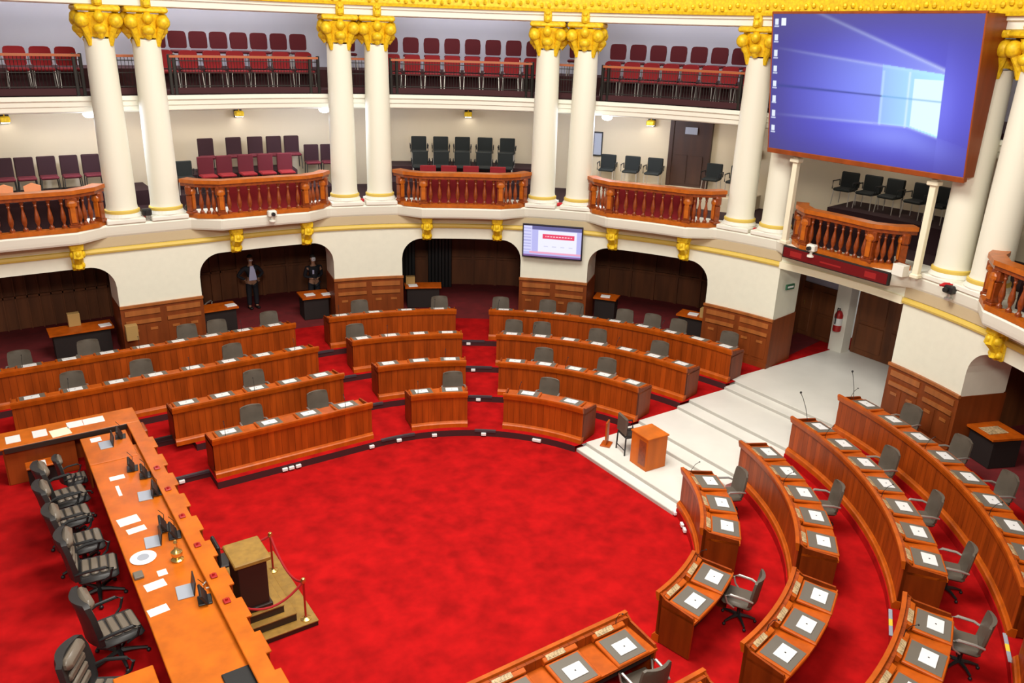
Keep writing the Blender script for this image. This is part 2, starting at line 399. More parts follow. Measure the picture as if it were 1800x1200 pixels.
# ---------------------------------------------------------------- gallery ledge, cornice, floors
def bulge(w_):
    """inner radius of the gallery ledge: bays push out towards the hall"""
    best = 0.
    for c_ in BC:
        dd = abs(alen(RW, w_)-alen(RW, c_))
        if dd < 1.25: best = max(best, 1)
        elif dd < 1.95: best = max(best, (1.95-dd)/.7)
    return 11.22-.5*best
BC = [-57.5, -29.2, 0, 29.2, 58.8, 89.2, 148.3]
def ledge_prof(w_):
    r = bulge(w_); return [(r+.05, 3.87), (12.3, 3.87), (12.3, 4.2), (r, 4.2), (r-.03, 4.15), (r, 4.0), (r+.02, 3.92)]
lg = MB(); sweep(lg, ledge_prof, -62, 172, GX, d=.6); struct(lg.build('trim_7', 'ledge', smooth=False))
lg = MB(); sweep(lg, [(11.3, 3.45), (11.24, 3.47), (11.22, 3.52), (11.24, 3.58), (11.3, 3.6)], -62, -9.1, GX, mi=0); sweep(lg, [(11.3, 3.45), (11.24, 3.47), (11.22, 3.52), (11.24, 3.58), (11.3, 3.6)], 9.1, 172, GX, mi=0)
sweep(lg, rect(11.2, 11.32, 3.44, 3.62), -9.1, 9.1, GX, mi=1)
struct(lg.build('trim_8', ['goldline', 'cream']))
lg = MB(); sweep(lg, rect(11.27, 11.3, 3.62, 3.87), 9.1, 172, GX); sweep(lg, rect(11.27, 11.3, 3.62, 3.87), -62, -9.1, GX); struct(lg.build('trim_9', 'tan'))
lg = MB()
for c_ in BC:
    if c_ == 0: continue
    for s_ in (1.0, -1.0):
        pass
gf = MB(); sweep(gf, rect(12.2, 15.4, 4.05, 4.18), -62, 200, GX); struct(gf.build('floor', 'darkmaroon'))
gw = MB(); sweep(gw, rect(15.0, 15.2, 4.1, 7.0), -62, 200, GX); struct(gw.build('wall_gallery', 'galwall'))
gw = MB(); sweep(gw, rect(11.95, 15.2, 6.95, 7.34), -62, 200, GX); struct(gw.build('ceiling', 'white'))
def stepped(name, r0, z0, w0, w1, m_='darkmaroon'):
    s_ = MB(); sweep(s_, rect(r0, 15.0, 4.18, z0), w0, w1, GX); struct(s_.build(name, m_))
stepped('floor', 12.9, 4.6, 49, 70); stepped('floor', 13.85, 4.95, 49, 70)
stepped('floor', 12.9, 4.5, 77, 106); stepped('floor', 13.85, 4.9, 81, 106); stepped('floor', 13.6, 4.6, 20, 42, 'galwall'); stepped('floor', 13.6, 4.6, 112, 160); stepped('floor', 13.4, 4.85, -9, 9)
# beam in front of the upper floor
bm = MB(); sweep(bm, [(11.92, 6.97), (12.05, 6.93), (12.2, 6.95), (12.2, 7.34), (11.85, 7.34), (11.83, 7.24), (11.88, 7.2), (11.88, 7.1), (11.92, 7.08)], -62, 200, GX); struct(bm.build('trim_10', 'ledge'))
# upper gallery floors
uf = MB(); sweep(uf, rect(12.1, 15.0, 7.34, 7.45), -62, 200, GX); sweep(uf, rect(13.15, 15.0, 7.45, 7.95), 18, 200, GX); struct(uf.build('floor', 'uppanel'))
uw = MB(); sweep(uw, rect(15.0, 15.2, 7.34, 11.3), -62, 200, GX); struct(uw.build('wall_upper', 'upwall'))
uc = MB(); sweep(uc, rect(11.2, 15.2, 11.2, 11.35), -62, 200, GX); struct(uc.build('ceiling', 'white'))
# entablature
en = MB(); sweep(en, [(11.3, 9.48), (12.1, 9.48), (12.1, 9.76), (11.2, 9.76), (11.2, 9.66), (11.26, 9.64), (11.26, 9.5)], -62, 200, GX); struct(en.build('trim_11', 'white'))
en = MB(); sweep(en, [(11.12, 9.74), (12.1, 9.74), (12.1, 10.6), (11.0, 10.6), (11.0, 10.2), (11.1, 10.1), (11.1, 9.82)], -62, 200, GX)
for i in range(0, 190):
    s_ = -10+i*.2; w_ = winv(11.1, s_); pp = hp(11.08, w_, GX); en.ball((pp.x, pp.y, 9.93+.05*math.sin(i*1.3)), .06, .06, .07, 6, 4)
struct(en.build('trim_12', 'gold'))

# ---------------------------------------------------------------- columns
COLS = [(-46.6, 'o'), (-41.15, 'o'), (-18.0, 'second one right of the big screen'), (-13.1, 'rising just right of the big screen'), (11.6, 'half hidden behind the left edge of the big screen'), (16.8, 'immediately left of the big screen'),
        (41.15, 'right one of the pair above the television'), (46.6, 'left one of the pair above the television'), (71.2, 'right one of the pair left of the centre balcony'), (76.4, 'left one of the pair left of the centre balcony'),
        (112.9, 'right-hand column of the leftmost pair'), (123.8, 'leftmost gallery column in the photo')]
def make_column():
    c = empty('column', (0, 0, 4.2))
    MB().box(-.47, .47, -.47, .47, 0, .12, .02).lathe([(.46, .12), (.47, .15), (.44, .2), (.42, .24)], seg=32).build('plinth', 'white', c)
    MB().lathe([(.40, .22), (.428, .24), (.432, .275), (.428, .31), (.40, .33)], seg=32).build('base_ring', 'goldline', c, True)
    prof = [(.395, .32), (.385, .36), (.375, .42)] + [(.375-.045*(k/12.)**1.6, .42+4.1*k/12.) for k in range(1, 13)]
    MB().lathe(prof, seg=40).build('shaft', 'column', c, True)
    k = MB(); k.lathe([(.332, 4.56), (.345, 4.6), (.36, 4.8), (.42, 5.0), (.46, 5.12)], seg=24)
    for q in range(4):
        a = PI/4+PI/2*q; x, y = math.cos(a), math.sin(a)
        k.tube([(x*.335, y*.335, 4.36), (x*.355, y*.355, 4.5), (x*.40, y*.40, 4.68), (x*.50, y*.50, 4.86)], [.045, .075, .09, .10], 8)
        k.ball((x*.53, y*.53, 4.93), .17, .17, .17, 12, 8); k.ball((x*.62, y*.62, 4.93), .08, .08, .08, 8, 5)
        a += PI/4; x, y = math.cos(a), math.sin(a)
        k.ball((x*.40, y*.40, 4.74), .16, .16, .13, 12, 7); k.ball((x*.45, y*.45, 5.02), .13, .13, .14, 10, 6)
        k.tube([(x*.34, y*.34, 4.58), (x*.42, y*.42, 4.66), (x*.45, y*.45, 4.80)], [.09, .08, .05], 8)
    k.box(-.50, .50, -.50, .50, 5.14, 5.28, .04)
    k.build('capital', 'gold', c, True)
    return c
colp = make_column(); st = {}
cl = 0
for w_, lab in COLS:
    if lab == 'o': continue
    P = hp(11.63, w_, GX)
    o = stamp(colp, st, (P.x, P.y, 4.2), hang(w_), 'cream gold-topped column, ' + lab); o['category'] = 'column'; o['group'] = 'gallery columns'
# gold drop ornament on the architrave above each column
for i, (w_, lab) in enumerate(COLS):
    if lab == 'o': continue
    P = hp(11.2, w_, GX); b_ = MB(); b_.box(-.09, .07, -.11, .11, 9.46, 9.78, .03); b_.ball((-.1, 0, 9.55), .08, .1, .1, 8, 5); b_.ball((-.1, 0, 9.7), .06, .08, .07, 8, 5)
    struct(b_.build('trim_%d' % (13+i), 'gold', loc=(P.x, P.y, 0), rotz=hang(w_)))
# column seats: low white blocks between ledge and plinth
# ---------------------------------------------------------------- gold corbels
def make_corbel():
    b = MB(); b.box(-.34, .02, -.16, .16, 3.66, 3.84, .03)
    b.tube([(-.24, 0, 3.66), (-.26, 0, 3.52), (-.16, 0, 3.42), (-.1, 0, 3.3), (-.12, 0, 3.2), (-.05, 0, 3.13)], [.13, .15, .13, .11, .11, .05], 8)
    for s_ in (-1, 1):
        b.ball((-.22, s_*.13, 3.55), .1, .06, .1, 8, 5); b.ball((-.1, s_*.11, 3.24), .08, .05, .08, 8, 5)
    b.ball((-.34, 0, 3.58), .07, .07, .09, 8, 5); b.box(-.06, .02, -.14, .14, 3.1, 3.7, .02)
    return b.build('corbel', 'gold', smooth=True)
cb = make_corbel(); st = {}
CP = [(-23.3, 'far right, above the right arched booth'), (23.7, 'right one under the balcony left of the big screen'), (34.9, 'left one under the balcony left of the big screen'), (53.2, 'right one of the pair under the centre balcony'),
      (64.3, 'left one of the pair under the centre balcony'), (82.8, 'right one of the pair above the booth with two men'), (96.3, 'left one of the pair above the booth with two men'), (136.5, 'leftmost, above the far left booth')]
for w_, lab in CP:
    P = hp(11.28, w_, GX); o = stamp(cb, st, (P.x, P.y, 0), hang(w_)); tag(o, 'gold corbel, ' + lab, 'corbel', 'gold corbels under the gallery')

# ---------------------------------------------------------------- lower balustrades
PEDP = dict()
bprof = [(.062, 0), (.062, .05), (.035, .08), (.03, .12), (.058, .2), (.064, .28), (.05, .38), (.028, .5), (.024, .56), (.04, .6), (.028, .63), (.05, .68), (.05, .72)]
def pedestal_mb():
    m = MB(); m.box(-.10, .10, -.12, .12, 0, .08, .01, 0); m.box(-.08, .08, -.095, .095, .08, .5, .01, 0); m.box(-.10, .10, -.13, .13, .5, .78, .05, 0)
    m.box(-.115, -.08, -.06, .06, .14, .62, .01, 1); m.ball((-.1, 0, .6), .045, .11, .1, 8, 5, mi=1)
    return m
def balustrade(wc, label, sc=1.0):
    cr = hp(10.9, wc, GX); root = empty('balustrade', (cr.x, cr.y, 4.2)); tag(root, label, 'balustrade', 'turned wooden balcony balustrades')
    # world-space path in (ds, r)
    path = [(p_*sc, r_) for p_, r_ in [(-1.98, 11.5), (-1.72, 11.12), (-1.2, 10.8), (1.2, 10.8), (1.72, 11.12), (1.98, 11.5)]]
    def wp(ds, r): q = hp(r, winv(RW, alen(RW, wc)+ds), GX); return q - Vector((cr.x, cr.y, 0))
    P = [];
    for i in range(len(path)-1):
        (a, ra), (b, rb) = path[i], path[i+1]; n = 8 if i == 2 else 2
        for k in range(n): t = k/n; P.append(wp(a+(b-a)*t, ra+(rb-ra)*t))
    P.append(wp(*path[-1]))
    def strip(z0, z1, wi, wo, name, m_):
        mbb = MB(); base = 0
        for i, q in enumerate(P):
            d_ = (P[min(i+1, len(P)-1)]-P[max(i-1, 0)]).normalized(); nn = Vector((d_.y, -d_.x, 0))
            if nn.dot(Vector((math.cos(hang(wc)), math.sin(hang(wc)), 0))) < 0: nn = -nn
            for (o_, z) in ((-wi, z0), (wo, z0), (wo, z1), (-wi, z1)): v = q+nn*o_; mbb.v.append((v.x, v.y, z))
        for i in range(len(P)-1):
            for k in range(4): k2 = (k+1) % 4; mbb.face((i*4+k, i*4+k2, (i+1)*4+k2, (i+1)*4+k))
        mbb.face((0, 1, 2, 3)); nL = (len(P)-1)*4; mbb.face((nL+3, nL+2, nL+1, nL))
        return mbb.build(name, m_, root)
    strip(0, .11, .1, .1, 'base_rail', 'balus_hi'); strip(.93, 1.03, .13, .19, 'hand_rail', 'balus_hi'); strip(.84, .93, .09, .1, 'top_moulding', 'balus')
    PD = [(-1.86, 11.3), (-1.2, 10.82), (1.2, 10.82), (1.86, 11.3)]; k0 = None
    for (ds, r) in PD:
        ds *= sc
        q = wp(ds, r)
        if 'ped' not in PEDP: PEDP['ped'] = pedestal_mb().build('pedestal', ['balus', 'balus_hi'], root); o = PEDP['ped']
        else: o = PEDP['ped'].copy(); C.objects.link(o); o.parent = root
        o.location = (q.x, q.y, .09); o.rotation_euler.z = hang(wc)+(0 if abs(ds) < 1.3*sc else (.75 if ds > 0 else -.75))
    sp = [(-1.63, 11.13), (-1.48, 11.02), (-1.36, 10.92)] + [(-.98+.28*k, 10.82) for k in range(8)] + [(1.36, 10.92), (1.48, 11.02), (1.63, 11.13)]
    for ds, r in sp:
        ds *= sc
        q = wp(ds, r)
        if 'bal' not in PEDP: PEDP['bal'] = MB().lathe(bprof, seg=10).build('baluster', 'balus', root, True); o = PEDP['bal']
        else: o = PEDP['bal'].copy(); C.objects.link(o); o.parent = root
        o.location = (q.x, q.y, .11)
    # red cloth lining behind the balusters
    return root
balustrade(29.2, 'wooden balcony balustrade left of the big screen, below the dark gallery door')
balustrade(58.8, 'wooden balcony balustrade in front of the red and black chairs')
balustrade(89.2, 'wooden balcony balustrade in front of the two rows of maroon chairs')
balustrade(148.3, 'wooden balcony balustrade at the far left edge of the photo')
balustrade(0, 'wooden balcony balustrade directly under the big screen', .8)
balustrade(-29.2, 'wooden balcony balustrade at the far right edge of the photo')
for w_, nm in ((29.2, 'balcony left of the big screen'), (58.8, 'centre balcony'), (88.5, 'balcony with maroon chairs')):
    r_ = MB(); sweep(r_, rect(11.42, 11.46, 4.2, 4.95), w_-6.2 if w_ < 80 else w_-6, w_+6.2 if w_ < 80 else w_+8, GX)
    tag(r_.build('lining_cloth', 'redfab'), 'dark red lining behind the balusters of the ' + nm, 'cloth', 'red linings behind balusters')

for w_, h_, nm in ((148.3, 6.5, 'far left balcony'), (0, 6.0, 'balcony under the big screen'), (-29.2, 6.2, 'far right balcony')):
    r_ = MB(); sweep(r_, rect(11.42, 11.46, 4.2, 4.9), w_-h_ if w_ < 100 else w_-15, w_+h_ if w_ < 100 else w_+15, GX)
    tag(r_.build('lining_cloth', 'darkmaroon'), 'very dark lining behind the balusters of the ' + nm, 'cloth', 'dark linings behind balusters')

# ---------------------------------------------------------------- upper railings
def railing(wa, wb, label):
    wm = (wa+wb)/2; cr = hp(12.05, wm, GX); root = empty('railing', (cr.x, cr.y, 7.34)); tag(root, label, 'railing', 'iron railings of the upper gallery')
    off = Vector((cr.x, cr.y, 7.34))
    def shift(mbb): mbb.v = [tuple(Vector(v)-off) for v in mbb.v]; return mbb
    shift(sweep(MB(), rect(11.98, 12.12, 8.28, 8.34), wa, wb, GX)).build('hand_rail', 'handrail', root)
    shift(sweep(MB(), rect(12.03, 12.06, 7.36, 7.52), wa, wb, GX)).build('kick_board', 'uppanel', root)
    g = MB(); L0, L1 = alen(12.05, wa), alen(12.05, wb); n = int((L1-L0)/.08)
    for i in range(n+1):
        q = hp(12.05, winv(12.05, L0+(L1-L0)*i/n), GX); g.tube([(q.x, q.y, 7.5), (q.x, q.y, 8.28)], .007, 4)
    for z in (7.9, 8.2, 7.56): sweep(g, rect(12.04, 12.06, z-.01, z+.012), wa, wb, GX)
    shift(g).build('pickets', 'iron', root)
    for w_ in (wa, wa+(wb-wa)*.04, wb-(wb-wa)*.04, wb):
        g = MB(); q = hp(12.05, w_, GX); g.box(q.x-.04, q.x+.04, q.y-.04, q.y+.04, 7.34, 8.36, .01); shift(g).build('post', 'iron', root)
railing(19, 39, 'iron railing of the upper gallery in the bay left of the big screen')
railing(49, 69, 'iron railing of the upper gallery in the middle bay')
railing(79, 107, 'iron railing of the upper gallery in the second bay from the left')
railing(128, 165, 'iron railing of the upper gallery in the leftmost bay')
railing(113.5, 123, 'short iron railing with pale scrollwork between the leftmost pair of columns')
railing(41.8, 46.0, 'short iron railing between the columns above the television')
railing(71.8, 75.8, 'short iron railing between the columns left of the centre balcony')

# ---------------------------------------------------------------- gallery seating
def gallery_chair(name, fabric, w_=.44, h=.98, arms=False, square=False, seat='same', legm='steel'):
    root = empty(name, (0, 0, 0)); sm = fabric if seat == 'same' else seat
    # faces -X (towards the hall)
    if square: MB().box(.16, .26, -w_/2, w_/2, .42, h, .02).build('backrest', fabric, root)
    else:
        b = MB(); pr = []
        for (z, hw) in ((.52, .18), (.56, .21), (.8, .22), (.93, .205), (.97, .17), (.98, .1)):
            pr.append((z, hw*w_/.44))
        n0 = len(b.v)
        for z, hw in pr:
            x = .16+.12*(z-.5)
            b.v += [(x, -hw, z*h/.98), (x, hw, z*h/.98), (x+.07, hw, z*h/.98), (x+.07, -hw, z*h/.98)]
        for i in range(len(pr)-1):
            for k in range(4): k2 = (k+1) % 4; b.face((i*4+k, i*4+k2, (i+1)*4+k2, (i+1)*4+k))
        b.face((3, 2, 1, 0)); nL = (len(pr)-1)*4; b.face((nL, nL+1, nL+2, nL+3))
        b.build('backrest', fabric, root)
    MB().box(-.26, .18, -w_/2, w_/2, .40, .48, .03).build('seat', sm, root)
    for sx in (-.22, .2):
        for sy in (-1, 1):
            MB().tube([(sx, sy*(w_/2-.02), .41), (sx+(.03 if sx > 0 else -.03), sy*(w_/2), 0)], .014, 6).build('leg', legm, root)
    if arms:
        for sy in (-1, 1):
            MB().tube([(.2, sy*(w_/2+.03), .5), (.2, sy*(w_/2+.04), .66), (-.2, sy*(w_/2+.04), .66), (-.22, sy*(w_/2+.03), .44)], .018, 6).build('armrest', 'black', root, True)
    return root
st = {}
up = gallery_chair('gallery_chair', 'maroon', .5); USED['up'] = 0
def place(proto, r, w_, z, label, cat, group, turn=0.):
    P = hp(r, w_, GX); o = stamp(proto, st, (P.x, P.y, z), hang(w_)+turn, label); o['category'] = cat; o['group'] = group; return o
rng = random.Random(3)
bays_u = [('bay left of the screen', 20.5, 38.6), ('middle bay', 49.6, 68.4), ('second bay', 80, 106)]
red_up = gallery_chair('gallery_chair', 'redfab', .5)
for bn, a, b in bays_u:
    for row, (rr, zz) in enumerate(((12.85, 7.45), (13.6, 7.95))):
        L0, L1 = alen(rr, a), alen(rr, b); n = int((L1-L0)/.6+.5)
        for i in range(n+1):
            w_ = winv(rr, L1-(L1-L0)*i/n)
            place(up if row else red_up, rr, w_, zz, ('dark red' if row else 'red') + ' upper gallery chair, %s from left, %s row, %s' % (ordn(i+1), 'back' if row else 'front', bn), 'chair', 'red chairs of the upper gallery', 0)
for nm, wl, rr, zz in (('right column pair above the television', [43.9], 13.6, 7.95), ('column pair left of the centre balcony', [73.9], 13.6, 7.95)):
    for w_ in wl: place(up, rr, w_, zz, 'dark red padded chair seen between the ' + nm, 'chair', 'red chairs of the upper gallery')
for i, w_ in enumerate((141.3, 135.6, 129.9)):
    place(red_up, 12.85, w_, 7.5, 'red padded chair, %s from left, leftmost bay of the upper gallery' % ordn(i+1), 'chair', 'red chairs of the upper gallery')
mar = gallery_chair('gallery_chair', 'darkmaroon', .46, .98, square=True, seat='maroon', legm='black')
for i, w_ in enumerate((147.6, 142.6, 137.2, 131.6, 126.1, 120.5)):
    place(mar, 14.2, w_, 4.6, 'square-backed dark maroon chair, %s from left on the far left balcony' % ordn(i+1), 'chair', 'maroon chairs of the left balconies')
for i, w_ in enumerate((93.9, 88.2, 85.6, 83.3, 81.1)):
    place(mar, 14.25, w_, 4.9, 'dark maroon chair, %s from left, back row, second balcony from the left' % ordn(i+1), 'chair', 'maroon chairs of the left balconies')
mar2 = gallery_chair('gallery_chair', 'maroon', .46, .98, square=True, seat='redfab', legm='black')
for i, w_ in enumerate((96.8, 91.4, 87.9, 85.4, 82.9)):
    place(mar2, 13.3, w_, 4.5, 'maroon chair, %s from left, front row, second balcony from the left' % ordn(i+1), 'chair', 'maroon chairs of the left balconies')
for i, w_ in enumerate((78.7, 76.6)):
    place(mar, 14.2, w_, 4.62, 'dark maroon chair, %s one beside the column, second balcony from the left' % ('left' if i == 0 else 'right'), 'chair', 'maroon chairs of the left balconies')
blk = gallery_chair('visitor_chair', 'blackfab', .5, .9, arms=True, square=True)
for row, (rr, zz, rn) in enumerate(((14.2, 4.95, 'back'), (13.25, 4.6, 'second'))):
    for i, w_ in enumerate((64.7, 61.8, 58.9, 55.9, 52.9)):
        place(blk, rr, w_, zz, 'black armchair, %s from the left in the %s row of the centre balcony' % (ordn(i+1), rn), 'chair', 'black armchairs of the galleries')
rc = gallery_chair('gallery_chair', 'redfab', .5, .98, square=True)
for i, w_ in enumerate((63.8, 60.8, 57.6, 53.7)):
    place(rc, 12.3, w_, 4.2, 'red chair back showing over the rail of the centre balcony, %s from the left' % ordn(i+1), 'chair', 'red chairs of the centre balcony')
for i, w_ in enumerate((39.3, 36.1, 33.1, 25.4, 22.3)):
    place(blk, 14.2, w_, 4.6, 'black armchair on the balcony left of the big screen, %s from left' % ordn(i+1), 'chair', 'black armchairs of the galleries')
for i, w_ in enumerate((8.6, 5.9, 3.3, .2, -2.4)):
    place(blk, 14.1, w_, 4.85, 'black armchair below the big screen, %s from the left' % ordn(i+1), 'chair', 'black armchairs of the galleries')
blkl = place(blk, 13.2, 103.5, 4.5, 'black armchair at the left end of the second balcony from the left, beside the column', 'chair', 'black armchairs of the galleries')
# gallery door with small plate
def curved_door(name, w0, w1, r, z0, z1):
    D = MB(); sweep(D, rect(r, r+.1, z0, z1), w0, w1, GX, mi=0)
    sweep(D, rect(r-.04, r, z0, z1), w0, w0+.5, GX, mi=0); sweep(D, rect(r-.04, r, z0, z1), w1-.5, w1, GX, mi=0); sweep(D, rect(r-.04, r, z1-.12, z1), w0, w1, GX, mi=0)
    sweep(D, rect(r-.03, r, z0+.1, z0+1.0), w0+.9, (w0+w1)/2-.2, GX, mi=1); sweep(D, rect(r-.03, r, z0+.1, z0+1.0), (w0+w1)/2+.2, w1-.9, GX, mi=1)
    o = struct(D.build(name, ['doordark', 'doordark'])); return o
gd = curved_door('door_3', 26.7, 32.0, 14.88, 4.6, 6.85)
q = hp(14.83, 29.3, GX); pl = MB(); pl.box(-.01, .0, -.2, .2, 6.28, 6.5, .003); tag(pl.build('door_plate', 'bluegrey', loc=(q.x, q.y, 0), rotz=hang(29.3)), 'pale plate high on the dark gallery door', 'sign')
# gold wall lamps and speakers of the lower gallery
lp = empty('wall_lamp', (0, 0, 0))
MB().box(-.06, 0, -.12, .12, -.18, .12, .02).build('back_plate', 'iron', lp); b_ = MB(); b_.box(-.3, -.06, -.13, .13, -.13, .03, .03); b_.tube([(-.18, 0, .03), (-.1, 0, .12), (0, 0, .1)], .015, 6); b_.build('gold_shade', 'gold', lp)
MB().box(-.27, -.09, -.1, .1, -.145, -.128).build('glass', 'lampglow', lp)
for w_, lab in ((145, 'on the far left balcony wall'), (86.9, 'above the maroon chairs'), (58.2, 'above the black chairs of the centre balcony'), (34.5, 'left of the dark gallery door')):
    P = hp(14.98, w_, GX); o = stamp(lp, st, (P.x, P.y, 6.6), hang(w_), 'small gold wall lamp ' + lab); o['category'] = 'lamp'; o['group'] = 'gold wall lamps'
lb = empty('ceiling_lamp', (0, 0, 0)); MB().lathe([(.05, .1), (.08, .08), (.1, .02)], seg=12).build('fixture', 'white', lb, True); MB().ball((0, 0, -.02), .16, .16, .09, 14, 8).build('glass_bowl', 'lampglow', lb, True)
for w_, lab in ((127, 'beside the leftmost column'), (78.0, 'beside the second column pair from the left'), (38.5, 'beside the column pair above the television')):
    P = hp(12.6, w_, GX); o = stamp(lb, st, (P.x, P.y, 6.86), 0, 'round white glowing lamp ' + lab); o['category'] = 'lamp'; o['group'] = 'glowing bowl lamps'
    l = bpy.data.lights.new('bowl_light', 'POINT'); l.energy = 130; l.color = (.72, .78, 1); l.shadow_soft_size = .15; lo = bpy.data.objects.new('bowl_light', l); C.objects.link(lo); lo.location = (P.x, P.y, 6.6)
for w_ in (4, 24, 34, 55, 63, 84, 95, 140, 118):
    P = hp(13.6, w_, GX); area('gallery_ceiling_light', (P.x, P.y, 6.9), .6, 16, (1, .9, .78), (P.x, P.y, 0))
    area('upper_ceiling_light', (P.x, P.y, 11.1), .6, 46, (.95, .95, 1), (P.x, P.y, 0))
for w_, lab in ((92.3, 'left of the gold lamp above the maroon chairs'), (81.6, 'right of the gold lamp above the maroon chairs')):
    P = hp(14.6, w_, GX); b_ = MB(); b_.box(-.12, .12, -.17, .17, 6.72, 6.9, .03); b_.tube([(0, 0, 6.9), (0, 0, 6.96)], .03); tag(b_.build('loudspeaker', 'black', loc=(P.x, P.y, 0), rotz=hang(w_)), 'small black ceiling speaker ' + lab, 'loudspeaker', 'black ceiling speakers')
P = hp(14.98, 20.9, GX); b_ = MB(); b_.box(-.12, 0, -.1, .1, 5.75, 5.98, .02, 0); b_.lathe([(.06, 0), (.07, .02)], seg=12, T=Matrix.Translation((-.12, 0, 5.86)) @ Matrix.Rotation(-PI/2, 4, 'Y'), mi=1); tag(b_.build('wall_speaker', ['cardboard', 'black'], loc=(P.x, P.y, 0), rotz=hang(20.9)), 'small square wall speaker right of the dark gallery door', 'loudspeaker')
P = hp(14.96, 41.2, GX); b_ = MB(); b_.box(-.04, 0, -.16, .16, 5.35, 6.15, .01, 0); b_.box(-.05, -.04, -.12, .12, 5.4, 6.1, .0, 1); tag(b_.build('notice_board', ['black', 'bluegrey'], loc=(P.x, P.y, 0), rotz=hang(41.2)), 'narrow dark framed notice behind the column left of the gallery door', 'picture')
for i, (x_, dz) in enumerate(((149.5, 0), (143.5, 0))):
    P = hp(11.6, x_, GX); b_ = MB(); b_.prism([(-.17, 0), (.17, 0), (.19, .28), (0, .36), (-.19, .28)], 0, .04, T=Matrix.Translation((P.x, P.y, 4.98)) @ Matrix.Rotation(PI/2, 4, 'X'))
    b_.box(P.x-.03, P.x+.03, P.y-.03, P.y+.03, 4.2, 5.0)
    tag(b_.build('peaked_panel', 'peach'), 'peach peaked panel behind the far left balustrade, %s of the two' % ('left' if i == 0 else 'right'), 'panel', 'peach panels on the far left balcony')

# ---------------------------------------------------------------- members' curved desks
ROWN = ['front', 'second', 'third', 'back']
BLK = [  # row, w0, w1 (smaller first), place words
 (0, 90.2, 126.7, 'left'), (0, 59.5, 77.3, 'centre-left'), (0, 21.6, 48.0, 'centre-right'), (0, -50.5, -21.8, 'right upper'), (0, -78.7, -60.6, 'right lower'), (0, -125, -88.5, 'bottom'),
 (1, 90.3, 130.9, 'left'), (1, 59.8, 81.5, 'centre-left'), (1, 15.6, 51.6, 'centre-right'), (1, -52.3, -15.8, 'right upper'), (1, -81.0, -59.5, 'right lower'), (1, -125, -89.3, 'bottom'),
 (2, 90.4, 160.6, 'left'), (2, 60.4, 83.1, 'centre-left'), (2, 12.4, 53.2, 'centre-right'), (2, -53.6, -12.4, 'right upper'), (2, -84, -60.3, 'right lower'),
 (3, 90.6, 185, 'left'), (3, 61.4, 84.2, 'centre-left'), (3, 10.3, 55.2, 'centre-right'), (3, -55.4, -10.3, 'right upper'), (3, -66, -59.5, 'right lower')]
PS = {'left': 'on the long left desk', 'centre-left': 'desk left of the centre aisle', 'centre-right': 'desk left of the marble steps', 'right upper': 'desk right of the marble steps', 'right lower': 'small desk across the right aisle', 'bottom': 'desk at the bottom edge'}
PL = {'left': 'long desk in the left block', 'centre-left': 'short desk left of the red centre aisle', 'centre-right': 'desk left of the marble steps', 'right upper': 'desk just right of the marble steps', 'right lower': 'small desk across the aisle at lower right', 'bottom': 'desk at the bottom edge of the photo'}
def seat_mbs():
    """one seat module, origin on the front line at the floor, +X outward (towards the sitter)"""
    box = MB(); n = 0
    hw = .30
    # sloped lid: high edge in front, low edge at sitter
    T = Matrix.Translation((.43, 0, .80)) @ Matrix.Rotation(.10, 4, 'Y')
    box.box(-.27, .28, -hw, hw, -.05, .0, .012, T=T)
    pad = MB().box(-.235, .245, -hw+.045, hw-.045, 0, .006, .002, T=T)
    Tc = Matrix.Translation((.10, 0, .865)) @ Matrix.Rotation(.35, 4, 'Y')
    con = MB().box(-.05, .06, -hw, hw, -.09, .02, .01, T=Tc)
    con2 = MB().box(-.035, .05, -.24, .08, .02, .03, .003, T=Tc)
    for k in range(5): con2.box(-.02, .03, -.2+.05*k, -.17+.05*k, .03, .036, 0, T=Tc)
    mic = MB().tube([(.09, .16, .86), (.1, .16, 1.0), (.16, .15, 1.12), (.22, .14, 1.17)], [.007, .006, .006, .006], 5); mic.ball((.24, .14, 1.18), .016, .014, .014, 6, 4)
    tab = MB().box(-.115, .115, -.155, .155, .007, .022, .004, T=Matrix.Translation((.46, .01, .797)) @ Matrix.Rotation(.10, 4, 'Y'), mi=0)
    tab.box(-.012, .012, -.01, .014, .0222, .0232, 0, T=Matrix.Translation((.46, .01, .797)) @ Matrix.Rotation(.10, 4, 'Y'), mi=1)
    return box, pad, con, con2, mic, tab
SP = {}
nsheet = 0
